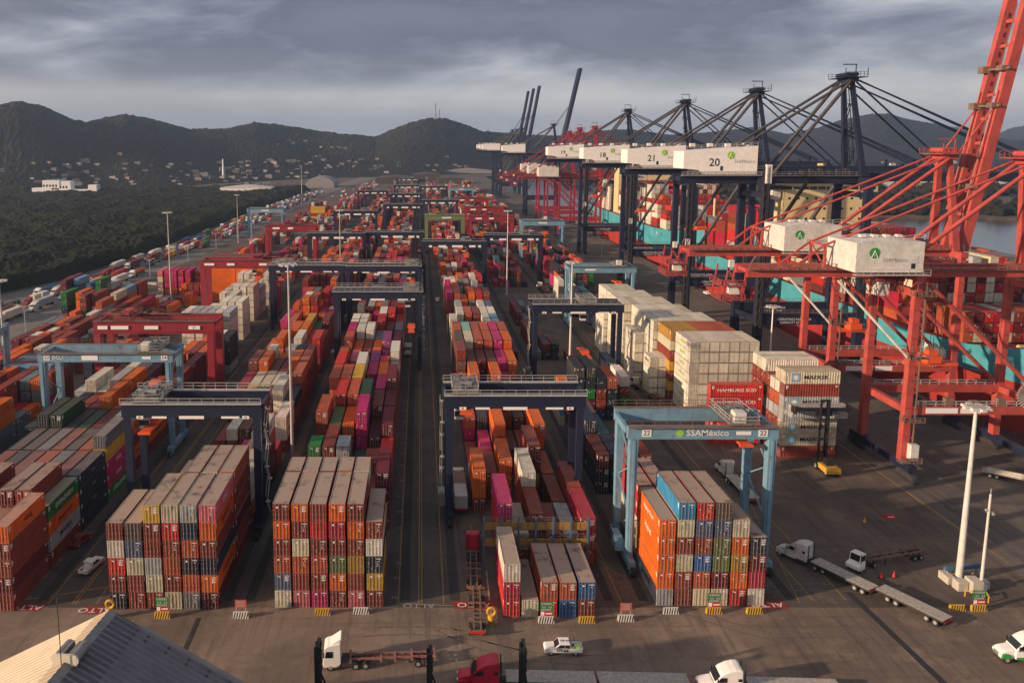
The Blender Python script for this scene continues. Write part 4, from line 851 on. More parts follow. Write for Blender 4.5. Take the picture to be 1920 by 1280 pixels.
# ---------------- ship-to-shore quay cranes ----------------
XL_, XS_ = 102.5, 133.0
def sts(label, paint, Y, zg, ztop, house=None, number=None, boom=0.0, sep=18.0, tail=24.0, detail=True, apex_x=129.0, blen=62.0, zap=None, tubes='stay_steel', red=False, reel=False, zp=15.5):
    """boom: degrees up from level. zg girder bottom, ztop apex. Origin on the ground at the near landside leg."""
    root = thing('quay_crane', label, 'quay crane', (XL_, Y, 0), 0, 'ship-to-shore cranes along the quay'); P = M[paint]; S = XS_-XL_; gh = 3.2 if not red else 1.9; lw = 2.0 if not red else 1.35
    ztg = zg+gh
    for x in (0, S):
        for y in (0, sep):
            b = MB(); b.beam((x, y, 3.4), (x, y, zg), lw*1.1, lw*1.3, up=(0,1,0), w2=lw, h2=lw)
            if detail and red: 
                for z in range(6, int(zg)-2, 3): b.box(x-lw*.62, x+lw*.62, y-lw*.7, y+lw*.7, z, z+.12)
            b.build('leg', P, root)
        b = MB(); b.box(x-.9, x+.9, -4, sep+4, 2.0, 3.39); b.build('sill_beam', M['navy'], root)
        for y in (-2, sep+2):
            b = MB(); b.prism([(y-3.4,.75),(y+3.4,.75),(y+2.6,1.6),(y+.8,1.99),(y-.8,1.99),(y-2.6,1.6)], x-.5, x+.5, 'x')
            for k in range(8): wheel_mb(b, (x, y-3.1+k*.88, .42), .40, .4, 'x', 1, 1)
            b.build('bogie', [M['dark_steel'], M['dark_steel']], root)
    for y in (0, sep):
        b = MB(); b.box(lw*.55, S-lw*.55, y-.75, y+.75, zp, zp+3.5 if not red else zp+1.8)
        pb_ = b.build('portal_beam', P, root)
        if detail:
            b = MB(); z = zp+(3.55 if not red else 1.85); railing(b, (1.5, y-.7, z), (S-1.5, y-.7, z), r=.06 if not red else .09); b.build('walkway', M['galv'] if red else M['steel'], root)
        b = MB()
        if red: b.tube((S*.98, y, zp+2), (S*.08, y, zg-.8), .45, 10)
        else: b.tube((lw*.4, y, zp+10), (S*.66, y, zg), .62, 10)
        b.build('brace', P if red else M[tubes], root)
        if not red and detail:
            text('OPERATING RAIL AREA', 1.0, (S*.35, y-.8, zp+1.7), FRONT, M['paint_white'], pb_); text('CAPACITY 65 TON', 1.0, (S*.35, y-.8, zp+.7), FRONT, M['paint_white'], pb_)
    for z, hh in ((zp+.2, 1.4), (zg-3.5, 1.6)):
        for x in (0, S):
            b = MB(); b.box(x-.6, x+.6, lw*.66, sep-lw*.66, z, z+hh); b.build('cross_beam', P, root)
    gy = (sep*.5-3.6, sep*.5+3.6) if not red else (sep*.5-3.2, sep*.5+3.2)
    for x in (0, S): b = MB(); b.box(x-.9, x+.9, -1.0, sep+1.0, zg, zg+gh*.8); b.build('portal_girder', P, root)
    b = MB()
    for y in gy: b.box(-tail, S+2.4, y-.7, y+.7, zg+gh*.2 if not red else zg, ztg)
    for x in [-tail+.8+k*(tail+S)/7 for k in range(8)]: b.box(x-.4, x+.4, gy[0]+.71, gy[1]-.71, zg+gh*.4, ztg-.4)
    b.build('girder', P, root)
    b = MB(); b.box(-tail, S+2, gy[0]-1.7, gy[0]-.71, ztg-.3, ztg-.18); railing(b, (-tail, gy[0]-1.7, ztg-.18), (S+2, gy[0]-1.7, ztg-.18), r=.06 if not red else .10, h=1.2)
    b.build('girder_walkway', M['steel'] if not red else M['rusty_steel'], root)
    # boom
    bm = MB(); hx, hz = S+2.5, ztg-.6; c, s_ = math.cos(R(boom)), math.sin(R(boom))
    def bp(u, v, y): return (hx+u*c-v*s_, y, hz+u*s_+v*c)
    bh = gh*.42
    for y in gy: bm.beam(bp(0,0,y), bp(blen,0,y), (1.3 if boom < 5 else 5.0) if not red else 1.7, bh*2 if not red else 2.4, up=(-s_,0,c))
    for k in range(11):
        u = 3+k*(blen-4)/10; bm.beam(bp(u,0,gy[0]), bp(u,0,gy[1]), .5, .8)
    if detail and not red and boom < 5:
        for k in range(5): bm.beam(bp(10+k*11,bh,gy[0]), bp(10+k*11,bh+2.6,gy[0]), .7)
        bm.beam(bp(0,bh+1.2,gy[0]-1), bp(blen,bh+1.2,gy[0]-1), .1)
    bo = bm.build('boom', P, root)
    if red:
        q = MB()
        for k in range(24):
            u = 3+k*2.4; q.beam(bp(u,1.6,gy[1]-1.5), bp(u+1.2,1.6,gy[1]-1.5), .18); q.beam(bp(u,1.6,gy[0]+1.1), bp(u+2.4,1.6,gy[0]+1.1), .15)
        for u in (16, 36, 45): q.beam(bp(u,1.4,gy[0]-2), bp(u,1.4,gy[1]+2), .5, .5); q.cbox(bp(u,1.6,gy[0]), (2.2,2,1.2)); q.cbox(bp(u,1.6,gy[1]), (2.6,2,1.6))
        q.build('boom_ladder', M['rusty_steel'], root)
    # apex frame
    ax = apex_x-XL_; zt = ztop
    for y in (0, sep):
        b = MB(); yy = gy[0]+1.2 if y == 0 else gy[1]-1.2
        b.beam((S, y*.6+sep*.2, ztg-.4), (ax, yy, zt), 1.5 if not red else 1.7, 1.6, up=(0,1,0), w2=1.1, h2=1.2)
        b.build('mast', P, root)
    if detail and not red:
        b = MB()
        for k, f_ in enumerate((.25, .5, .75)):
            px_ = S+(ax-S)*f_-1.6; pz = ztg+(zt-ztg)*f_; py_ = gy[0]+1.0
            b.box(px_-1.2, px_+.4, py_-1.0, py_+1.2, pz, pz+.15); railing(b, (px_-1.2, py_-1.0, pz+.15), (px_+.4, py_-1.0, pz+.15), r=.07, step=.8); railing(b, (px_-1.2, py_-1.0, pz+.15), (px_-1.2, py_+1.2, pz+.15), r=.07, step=1)
            b.beam((px_-.9, py_, pz-5), (px_+.2, py_, pz), .22); b.beam((px_-.3, py_, pz-5), (px_+.8, py_, pz), .22)
        b.beam((S-1.0, gy[0]+1.0, ztg), (ax-1.1, gy[0]+1.0, zt-1), .2)
        b.build('mast_stair', P, root)
        b = MB()
        for k in range(6): b.cbox((S*.42+k*2.7, gy[0]-.2, ztg+.9), (1.2, 1.2, 1.2+.5*(k % 3))); b.beam((S*.42+k*2.7, gy[0]-.2, ztg+.3), (S*.42+k*2.7+2.7, gy[0]-.2, ztg+.3), .15)
        b.build('girder_equipment', M['dark_steel'], root)
    b = MB(); b.box(ax-1.2, ax+1.2, gy[0]-.5, gy[1]+.5, zt-.5, zt+.7); b.box(ax-3.4, ax+3.2, gy[0]-1.6, gy[1]+1.6, zt+.71, zt+.9)
    for k in range(4): b.tube((ax-1.6+k*.9, gy[0]+.5, zt+1.7), (ax-1.6+k*.9, gy[1]-.5, zt+1.7), .62, 10)
    for x, y in ((ax-3.4, gy[0]-1.6), (ax+3.2, gy[0]-1.6)): b.beam((x,y,zt+.9),(x,y,zt+3.4),.16)
    railing(b, (ax-3.4, gy[0]-1.6, zt+.9), (ax+3.2, gy[0]-1.6, zt+.9), 1.4, 1.0, r=.07); railing(b, (ax-3.4, gy[1]+1.6, zt+.9), (ax+3.2, gy[1]+1.6, zt+.9), 1.4, 1.0, r=.07)
    b.beam((ax+.4,gy[0],zt+.9),(ax+.4,gy[0],zt+4.6),.22); b.beam((ax-3.6,gy[0],zt+4.5),(ax+.6,gy[0],zt+4.5),.28)
    b.build('apex_head', P, root)
    b = MB()
    for y in gy:
        if red:
            b.tube((ax-1, y, zt-.6), (-1.0, y, ztg+.4), .45, 10); b.tube((ax-1.5, y, zt), (-17.2, y, ztg+4.9), .26, 8)
        else:
            b.tube((ax-1, y, zt-.4), (4.0, y, ztg), .55, 10); b.tube((ax-1, y, zt), (-19.0, y, ztg+.2), .42, 8)
    b.build('backstay', P if red else M[tubes], root)
    b = MB()
    if boom < 5:
        for y in gy:
            for off in (0, .9): b.tube((ax+.8, y+off*.4, zt+.2), bp(blen*.93, bh+.2+off, y), .24, 6)
            b.tube((ax+.8, y, zt-.6), bp(blen*.42, bh, y), .28, 6)
            b.tube((ax+.4, y, zt-1.2), (S+1, y, ztg), .16, 6)
    else:
        for y in gy:
            b.tube((ax+.8, y, zt+.2), bp(blen*.55, bh+.8, y), .2, 6); b.tube(bp(blen*.15, 2.2, y), bp(blen*.62, 1.5, y), .22, 6)
    b.build('forestay', P, root)
    if red:   # upright frame behind the machinery house that carries the thin stays
        b = MB(); x0 = -17.2
        for y in gy:
            b.beam((x0, y, ztg), (x0, y, ztg+5), .45); b.beam((x0, y, ztg+5), (x0-6.5, y, ztg), .4)
        b.beam((x0, gy[0], ztg+4.8), (x0, gy[1], ztg+4.8), .4); b.beam((x0, gy[0], ztg), (x0, gy[1], ztg+4.8), .25)
        b.build('stay_frame', P, root)
        b = MB(); x0 = -tail   # trolley service frame hung from the tail end
        for dx in (0, -3.8):
            for y in gy: b.beam((x0+dx, y, ztg), (x0+dx*1.15-.5, y, zg-5.0), .3)
        for z in (zg-5, zg-2): b.box(x0-5.2, x0-.2, gy[0]-.6, gy[1]+.6, z, z+.15); railing(b, (x0-5.2, gy[0]-.6, z+.15), (x0-.2, gy[0]-.6, z+.15), r=.09); railing(b, (x0-5.2, gy[0]-.6, z+.15), (x0-5.2, gy[1]+.6, z+.15), r=.09)
        b.beam((x0, gy[0], zg-5), (x0-4, gy[0], ztg), .3); b.cbox((x0-2.2, gy[0]+1, zg-2.8), (2, 2, 2), 1); b.cbox((x0-3.4, gy[0]-.3, ztg+1), (1, .7, 1.5), 1)
        b.build('service_frame', [P, M['dirty_white']], root)
    # machinery house
    h0, h1, y0, y1, hh = house; z0 = ztg+.35
    b = MB()
    if red: b.prism([(h0, z0), (h1, z0), (h1, z0+hh*.94), ((h0+h1)/2+1, z0+hh), (h0, z0+hh*.9)], y0, y1, 'y')
    else: b.prism([(h0, z0+1.6), (h0+4.5, z0+1.2), (h0+6.5, z0-.2), (h1, z0-.2), (h1, z0+hh), (h0+2, z0+hh*.83), (h0, z0+hh*.8)], y0, y1, 'y')
    hs = b.build('machinery_house', M['white'] if not red else M['dirty_white'], root)
    q = MB(); q.box(h0-.2, h1+.2, y0-.2, y1+.2, z0+hh+.02, z0+hh+.12) if False else None
    for k in range(4): q.cbox((h0+4+k*(h1-h0-6)/3, (y0+y1)/2, z0+hh*(1.0)+.2), (1.4,1.6,1.0) if not red else (1.0,1.3,.5))
    railing(q, (h0+1, y0+.3, z0+hh*.86), (h1, y0+.3, z0+hh), r=.05)
    q.build('roof_vent', M['dirty_white'], hs)
    q = MB(); q.box(h0-.5, h1+.8, y0-1.4, y0, z0-.45, z0-.3); railing(q, (h0-.5, y0-1.4, z0-.3), (h1+.8, y0-1.4, z0-.3), r=.05, step=1.4); q.build('gallery', M['galv'], root)
    if detail:
        yf = y0-.02
        if number: text(number, 3.3, (h0+(h1-h0)*.42, yf, z0+hh*.40), FRONT, M['paint_black'], hs, sx=1.0, bold=.05)
        ex = h0+(h1-h0)*(.64 if not red else .27); ez = z0+hh*(.66 if not red else .60); er = hh*.14 if not red else hh*.165
        e = MB(); e.add([(ex+math.cos(2*math.pi*k/20)*er, yf-.01, ez+math.sin(2*math.pi*k/20)*er) for k in range(20)], [tuple(range(20))], 0)
        for a in (-1.0, -2.14): e.beam((ex, yf-.03, ez+er*.5), (ex+math.cos(a)*er*1.05, yf-.03, ez+math.sin(a)*er*1.05), er*.2, .02, 1)
        e.beam((ex, yf-.03, ez+er*.5), (ex, yf-.03, ez-er*.6), er*.1, .02, 1)
        e.build('emblem', [M['light_green'] if not red else M['green'], M['plain_white']], hs)
        text('SSAMéxico', hh*.165, (h0+(h1-h0)*(.83 if not red else .58), yf, z0+hh*(.44 if not red else .38)), FRONT, M['steel'], hs, sx=1.0)
        q = MB(); q.box(h0+(h1-h0)*(.5 if not red else .82), h0+(h1-h0)*(.5 if not red else .82)+.8, y0-.04, y0, z0+hh*.12, z0+hh*.28); q.build('window', M['glass'], hs)
        # stair and lift tower on the near landside leg
        b = MB()
        if not red:
            for dx in (-1.7, -.2):
                for dy in (-2.9, -1.5): b.beam((dx, dy, 3), (dx, dy, zg+6), .16)
            for k in range(int(zg/3.2)):
                z = 3+k*3.2; b.box(-1.8, -.1, -3, -1.4, z, z+.1); b.beam((-1.7, -2.9, z), (-.2, -2.9, z+3.2), .14); b.beam((-1.7, -1.5, z+3.2), (-1.7, -2.9, z), .12)
            b.box(-1.7, -.2, -2.9, -1.5, zg*.55, zg*.55+2.6, 1); b.box(-.9, .6, -2.4, -.9, zg+1, zg+6.5, 1)
        else:
            for z in (zp-1, zg*.62, zg*.93):
                b.box(-1.8, 2.2, -3.2, -1.1, z, z+.12); railing(b, (-1.8,-3.2,z), (2.2,-3.2,z), r=.09, step=1); railing(b, (-1.8,-3.2,z), (-1.8,-1,z), r=.09, step=1); b.beam((-1.7,-3.1,z+1.2),(-1.7,-3.1,z+2.8),.1)
            for k in range(11): b.beam((1.25, -1.2, 5+k*3.3), (1.25, 1.4, 5+k*3.3+1.5), .35, .12)
            b.box(1.15, 1.35, -1.3, -1.05, 3.5, zg*.95)
            b.box(.4, 2.0, -2.4, -.9, 4.2, 7.4, 1); b.box(-1.6, 2.6, -2.8, -.8, 3.5, 3.62); railing(b, (-1.6,-2.8,3.6),(2.6,-2.8,3.6), r=.09, step=.7)
            b.tube((-15, gy[0]-2, zg-.5), (-1.5, -1.4, zg*.62), .28, 6, 1)
        b.build('stair_tower', [M['dark_steel'] if not red else M['rusty_steel'], M['dirty_white']], root)
        # trolley, cab, spreader
        tx = S*.22 if not red else -3
        b = MB(); b.box(tx-3, tx+3, gy[0]-.4, gy[1]+.4, zg-1.0, zg-.2); b.box(tx-2.0, tx+.4, gy[0]+.6, gy[0]+3.0, zg-4.2, zg-1.0, 1); b.build('trolley', [P, M['dirty_white']], root)
        if red:
            zs = zg-20; b = MB(); b.box(S*.12, S*.12+11, sep*.5-1.1, sep*.5+1.1, zs, zs+.6); b.box(S*.12+4, S*.12+7, sep*.5-1.5, sep*.5+1.5, zs+.61, zs+2.2); b.cbox((S*.12+5.5, sep*.5, zs+2.8), (1.6, 2.2, 1.1)); b.build('spreader', M['orange'], root)
            b = MB()
            for dx in (4.4, 6.6):
                for dy in (-1.2, 1.2): b.beam((S*.12+dx, sep*.5+dy, zs+2.2), (S*.12+dx, sep*.5+dy, zg), .09)
            b.build('hoist_rope', M['dark_steel'], root)
            b = MB()
            for k in range(7):                     # festoon cable loops under the girder
                x_a = -16+k*2.3; pts = [(x_a+2.3*i/8, gy[0]-1.2, zg-.4-2.6*math.sin(math.pi*i/8)) for i in range(9)]
                for p_, q_ in zip(pts, pts[1:]): b.tube(p_, q_, .09, 5)
            b.beam((-17, gy[0]-1.2, zg-.3), (.5, gy[0]-1.2, zg-.3), .14); b.build('festoon_cable', M['black'], root)
            b = MB()
            for k in range(5): b.cbox((3+k*5.5, -.2, zp+2.4+.3*(k % 2)), (1.6, 1.2, 1.1+.6*(k % 2))); b.beam((3+k*5.5, -.2, zp+1.9), (3+k*5.5+5.5 if k < 4 else 26, -.2, zp+1.9), .15)
            b.build('portal_equipment', M['rusty_steel'], root)
        if not red:
            zs = zg-21; tx2 = -1.5
            b = MB(); b.box(tx2+3, tx2+15, sep*.5-1.1, sep*.5+1.1, zs, zs+.6); b.box(tx2+7, tx2+11, sep*.5-1.4, sep*.5+1.4, zs+.61, zs+1.4); b.build('spreader', M['orange'], root)
            b = MB()
            for dx in (7.4, 10.6):
                for dy in (-1, 1): b.beam((tx2+dx, sep*.5+dy, zs+1.4), (tx2+dx, sep*.5+dy, zg), .08)
            b.build('hoist_rope', M['dark_steel'], root)
    if reel:
        b = MB(); cx, cz = S*.82, zp+4.4
        for k in range(28):
            a = 2*math.pi*k/28; b.beam((cx+.6*math.cos(a), -1.3, cz+.6*math.sin(a)), (cx+3.0*math.cos(a), -1.3, cz+3.0*math.sin(a)), .13)
        b.tube((cx, -1.2, cz), (cx, -.7, cz), 2.5, 24, 1); b.box(cx-.4, cx+.4, -.9, -.5, zp+1.8, cz)
        b.build('cable_reel', [M['galv'], M['rusty_steel']], root)
        q = MB(); q.box(S*.12, S*.34, -.85, -.8, zp+.35, zp+1.5); q.box(S*.36, S*.5, -.85, -.8, zp+.35, zp+1.5); q.build('sign_plate', M['plain_white'], root)
    return root
sts('nearer red quay crane with white machinery house and raised boom out of view', 'crane_red', 168, 42.0, 66, house=(-15.2,-1.6,-4.0,8.0,6.6), boom=80, sep=16, tail=33.5, apex_x=129, red=True, blen=60, reel=True, zp=13.5)
sts('second red quay crane with its red boom raised into the sky', 'crane_red', 201, 42.0, 66.5, house=(-15.2,-1.6,-4.0,8.0,6.6), boom=80.5, sep=15, tail=35.5, apex_x=131, red=True, blen=64, reel=True, zp=13.5)
hs_ = (-23.5,-1.3,4,14,8.4)
sts('navy quay crane marked 20 with boom lowered over the ship', 'navy', 246, 57.2, 88.5, house=hs_, number='20')
sts('navy quay crane marked 21 behind the one marked 20', 'navy', 314, 57.2, 88.5, house=hs_, number='21')
sts('navy quay crane marked 18 behind the one marked 21', 'navy', 400, 57.2, 88.5, house=hs_, number='18')
sts('navy quay crane marked 19 with boom lowered farthest right in the row', 'navy', 512, 57.2, 88.5, house=hs_, number='19')
sts('distant navy quay crane with a single tall boom raised', 'navy', 800, 57.2, 86, house=hs_, number='15', boom=78, blen=82, detail=False)
for y, l in ((1052,'nearest of the three far navy quay cranes with booms up side by side'),(1106,'middle of the three far navy quay cranes with booms up side by side'),(1160,'farthest of the three navy quay cranes with booms up side by side')):
    sts(l, 'navy', y, 57.2, 86, house=hs_, boom=80, blen=82, detail=False)
sts('far red quay crane between the navy ones with white house', 'yard_red', 610, 43.5, 80, house=(-16,-1.6,-4,8,7), sep=16, tail=30, red=True, boom=0, blen=50, detail=False, zp=13)
sts('farther red quay crane behind another red one', 'yard_red', 668, 43.5, 80, house=(-16,-1.6,-4,8,7), sep=16, tail=30, red=True, boom=0, blen=50, detail=False, zp=13)
sts('farthest red quay crane of the distant pair and more', 'yard_red', 715, 43.5, 78, house=(-16,-1.6,-4,8,7), sep=16, tail=30, red=True, boom=0, blen=50, detail=False, zp=13)
# ---------------- ships ----------------
def ship(label, x0, ybow, L, beam, zd, bowrise, zred, hullm, sup_y, sup_z, rows, seed, name=None):
    root = thing('container_ship', label, 'ship', (x0, ybow, 0), 0, 'container ships at the quay'); n = 26
    def half(s, z):
        fl = 0.55 + 0.45*min(1, max(0, (z+2)/(zd+4)))
        return beam/2*min(1, (max(s, 0)/(.17 + .13*(1-fl)*2))**0.62) if s < .3 else beam/2*(1 if s < .88 else 1-.25*((s-.88)/.12)**2)
    zs_ = [-4, zred*.5, zred, zred+.01, (zred+zd)/2, zd]; vs = []; 
    for i in range(n+1):
        s = (i/n)**1.5
        for sd in (-1, 1):
            for j, z in enumerate(zs_):
                top = z if z < zred+.1 else zred+(z-zred)*(1+bowrise/(zd-zred)*max(0, 1-s/.12)**1.3)
                rake = max(0, (1-s/.15))*(-6.0)*max(0, (z-2)/(zd-2)) if s < .15 else 0
                w = half(s, z); vs.append((beam/2+sd*w, s*L+rake, top))
    k = len(zs_); mb = MB(); fs = []; mi = []
    mb.v = vs
    for i in range(n):
        for sd in (0, 1):
            for j in range(k-1):
                a = (i*2+sd)*k+j; b = ((i+1)*2+sd)*k+j; f = (a, b, b+1, a+1); mb.f.append(f if sd == 0 else f[::-1]); mb.m.append(1 if j < 2 else 0)
        a = i*2*k+k-1; mb.f.append((a, a+2*k, a+3*k, a+k)); mb.m.append(2)
    hu = mb.build('hull', [M[hullm], M['hull_red'], M['deck_red']], root)
    if name: text(name, 3.0, (-.12, L*.13+5, zd-2.6), LEFT, M['plain_white'], hu, sx=1.3)
    # superstructure
    b = MB(); yb = sup_y; b.box(3, beam-3, yb, yb+14, zd, sup_z-6, 0); b.box(-.5, beam+.5, yb+1, yb+9, sup_z-6, sup_z-3, 0); b.box(4, beam-4, yb+2, yb+10, sup_z-3, sup_z, 0)
    for z in range(int(zd)+3, int(sup_z)-7, 4):
        for kx in range(9): b.box(5+kx*3.5, 5.9+kx*3.5, yb-.05, yb, z, z+.9, 1)
    b.box(.5, beam-.5, yb+.94, yb+.99, sup_z-5.2, sup_z-3.9, 1)
    for kx in range(12): b.box(.5+kx*(beam-1)/12-.15, .5+kx*(beam-1)/12+.15, yb+.9, yb+.95, sup_z-5.3, sup_z-3.8, 0)
    b.tube((beam*.5, yb+6, sup_z), (beam*.5, yb+6, sup_z+5), 1.6, 8); b.box(beam*.5-5, beam*.5+5, yb+5.6, yb+6.4, sup_z+3, sup_z+3.5); b.beam((beam*.3, yb+5, sup_z), (beam*.3, yb+5, sup_z+4), .3); b.beam((beam*.75, yb+5, sup_z), (beam*.75, yb+5, sup_z+4), .3)
    railing(b, (-.5, yb+1, sup_z-3), (beam+.5, yb+1, sup_z-3), r=.1)
    b.build('bridge_house', [M['ship_cream'], M['glass']], root)
    b = MB(); b.tube((beam*.5, 6, zd+bowrise*.4), (beam*.5, 6, zd+20), .7, 8); b.beam((beam*.5+3, 5, zd+1), (beam*.5, 6, zd+14), .4)
    for y in (14, 18): b.tube((beam*.3, y, zd+1), (beam*.7, y, zd+1), 1.0, 8)
    b.build('foremast', M['ship_cream'], root)
    b = MB(); r = random.Random(seed); r2 = r
    cm = bpy.data.meshes.new('container_mass'); vs = []; fs = []; cols = []; uvs = []
    pal = ['rust','rust','rust','red','red','crimson','dark rust','light grey','white','cream','grey','rust orange','maroon']
    for (y, hmax, nn) in rows:
        base = r.randint(hmax-1, hmax)
        for c in range(nn):
            x = (beam-nn*2.6)/2 + c*2.6; t_n = max(1, base - (r.random() < .25) - (1 if c in (0, nn-1) and r.random() < .4 else 0)); cc = r.choice(pal)
            for t in range(t_n):
                if r.random() < .65: cc = r.choice(pal)
                if name == 'X' and c == 0 and r.random() < .4: cc = 'white'
                f_ = r.uniform(.85, 1.15); o = len(vs); x0_, x1_, y0_, y1_, z0_, z1_ = x, x+2.45, y, y+12.2, zd+.6+t*2.7, zd+.6+t*2.7+2.66
                vs += [(x0_,y0_,z0_),(x1_,y0_,z0_),(x1_,y1_,z0_),(x0_,y1_,z0_),(x0_,y0_,z1_),(x1_,y0_,z1_),(x1_,y1_,z1_),(x0_,y1_,z1_)]
                fs += [tuple(o+q for q in f) for f in ((4,5,6,7),(0,1,5,4),(1,2,6,5),(3,0,4,7),(2,3,7,6))]
                for q in range(5): cols += [(*[v*f_ for v in PAL[cc]], .2)]*4
                rn = r.randint(0, 90)
                for kind in ('top','front','side','side','end'):
                    off = {'top':20,'front':10,'side':0,'end':30}[kind]
                    uvs += [(u*(12 if kind == 'side' else 1)+(rn*40 if kind == 'side' else 0), v*.98+.01+off) for u, v in ((0,0),(1,0),(1,1),(0,1))]
    cm.from_pydata(vs, [], fs); ca = cm.color_attributes.new('Col', 'FLOAT_COLOR', 'CORNER'); ca.data.foreach_set('color', [q for c in cols for q in c]); uv = cm.uv_layers.new(name='UVMap'); uv.data.foreach_set('uv', [q for c in uvs for q in c])
    cm.materials.append(mm_); o = bpy.data.objects.new('container_mass', cm); COL.objects.link(o); o.location = (x0, ybow, 0)
    tag(o, 'mass of containers stacked on the deck of the ' + label.split(' with')[0], 'shipping containers', kind='stuff')
    return root
ship('turquoise container ship with red bottom lying nearest at the quay', 139.5, 186, 250, 40, 17.5, 6.0, 10.5, 'hull', 139, 57, [(26,3,13),(40,6,14),(54,7,14),(68,7,15),(82,8,15),(97,8,15),(111,8,15),(124.5,8,15),(156,9,15),(162,9,15),(177,10,15),(192,9,15),(207,8,15)], 5, 'MAERSK')
ship('turquoise container ship with high rust red stacks behind the cream bridge', 139.5, 446, 260, 43, 20, 6.5, 9, 'hull', 150, 62, [(28,6,15),(42,8,16),(56,9,16),(70,9,16),(84,9,16),(98,9,16),(112,9,16),(126,9,16),(168,8,16),(182,8,16),(196,8,16)], 8, 'X')
# ---------------- mangrove, town, far landmarks ----------------
MG = bpy.data.materials.new('mangrove_leaves'); MG.use_nodes = True; t = MG.node_tree; p = t.nodes['Principled BSDF']; p.inputs['Roughness'].default_value = .9; p.inputs['Specular IOR Level'].default_value = .12
tc = t.nodes.new('ShaderNodeTexCoord')
def nz2(sc, det):
    q = t.nodes.new('ShaderNodeTexNoise'); q.inputs['Scale'].default_value = sc; q.inputs['Detail'].default_value = det; q.inputs['Roughness'].default_value = .7; t.links.new(tc.outputs['Object'], q.inputs['Vector']); return q.outputs['Fac']
a1 = t.nodes.new('ShaderNodeMath'); a1.operation = 'MULTIPLY_ADD'; t.links.new(nz2(.35,5), a1.inputs[0]); a1.inputs[1].default_value = .5; a2 = t.nodes.new('ShaderNodeMath'); a2.operation = 'MULTIPLY'; t.links.new(nz2(.02,4), a2.inputs[0]); a2.inputs[1].default_value = .5; t.links.new(a2.outputs[0], a1.inputs[2])
cr = t.nodes.new('ShaderNodeValToRGB'); e = cr.color_ramp.elements; e[0].position = .36; e[0].color = (.006,.009,.005,1); e[1].position = .66; e[1].color = (.024,.028,.011,1); t.links.new(a1.outputs[0], cr.inputs[0]); t.links.new(cr.outputs[0], p.inputs['Base Color'])
def hwx(Y): return interp([(250,-217),(350,-207),(420,-183),(520,-174),(800,-171),(1200,-163),(1700,-123)], Y)
mb = MB(); rows = []; Y = 320.0
while Y < 1240:
    st_ = 1.5 + (Y-320)*.0036; xr = hwx(Y)-2; xl = -0.56*Y-40; n = int((xr-xl)/st_)
    rows.append([(xr-k*st_ + MN.noise((Y*.7, k*1.3, 2))*st_*.5, Y + MN.noise((Y*.9, k*1.7, 8))*st_*.5) for k in range(n+1)]); Y += st_*1.25
idx = []
for r_ in rows:
    ii = []
    for j, (x, y) in enumerate(r_):
        d = MN.voronoi((x/6.5, y/6.5, .3))[0][0]; z = 4.2 + 2.6*(1-min(d, 1.0))**.7*(.6+MN.noise((x/23, y/23, 6))) + 3.2*(1-min(MN.voronoi((x/15+7, y/15, .3))[0][0],1.0)) + 3.0*fbm(x, y, 45, 3) + 1.5*MN.noise((x/1.9, y/1.9, 4)) + .7*MN.noise((x/.9, y/.9, 5))
        if j == 0: z = -.2
        elif j == 1: z *= .7
        ii.append(len(mb.v)); mb.v.append((x, y, z))
    idx.append(ii)
for a, b in zip(idx, idx[1:]):
    for k in range(min(len(a), len(b))-1): mb.f.append((a[k], b[k], b[k+1], a[k+1])); mb.m.append(0)
f0 = [(i, ) for i in idx[0]]
o = len(mb.v)
for i in idx[0]: x, y, z = mb.v[i]; mb.v.append((x, y-1.5, -.2))
for k in range(len(idx[0])-1): mb.f.append((o+k, idx[0][k], idx[0][k+1], o+k+1)); mb.m.append(0)
tag(mb.build('mangrove_forest', MG), 'dense dark green mangrove forest spreading left of the truck road', 'forest', kind='stuff')
# bushes and dark trees on the far shore right of the water
mb = MB(); r = random.Random(4)
for k in range(3600):
    x = r.uniform(262, 1900); y = (interp([(255,905),(330,810),(700,785),(5000,920)], x)) + (abs(r.gauss(0, 70)) if k % 3 == 0 else r.uniform(0, 1500))+6
    s = r.uniform(4, 8)*(1 if y < 1100 else 1.7); n = 7; o = len(mb.v)
    for j, (zz, rr) in enumerate(((0,.7),(.45,1.0),(.8,.75),(1.05,.2))):
        for i in range(n): a = 2*math.pi*i/n; q = s*rr*r.uniform(.7,1.25); mb.v.append((x+math.cos(a)*q, y+math.sin(a)*q, s*zz*r.uniform(.85,1.15)))
    for j in range(3):
        for i in range(n): mb.f.append((o+j*n+i, o+j*n+(i+1)%n, o+(j+1)*n+(i+1)%n, o+(j+1)*n+i)); mb.m.append(0)
tag(mb.build('shore_woodland', HM), 'dark low woodland along the far shore behind the harbour water', 'woodland', kind='stuff')
HB = BVHTree.FromPolygons(HV, [tuple(f) for f in hill.data.polygons.data.polygons.data.polygons] if False else [tuple(q.vertices) for q in hill.data.polygons])
def on_land(px, py):
    d = Vector(((px-XP)/FPX, ct - (py-YP)/FPX*st, -st - (py-YP)/FPX*ct)); h = HB.ray_cast((0,0,H), d); best = None
    if h[0] is not None: best = h[0]
    if d.z < 0:
        g_ = d*(H/-d.z)+Vector((0,0,H))
        if best is None or g_.y < best.y: best = g_
    return best
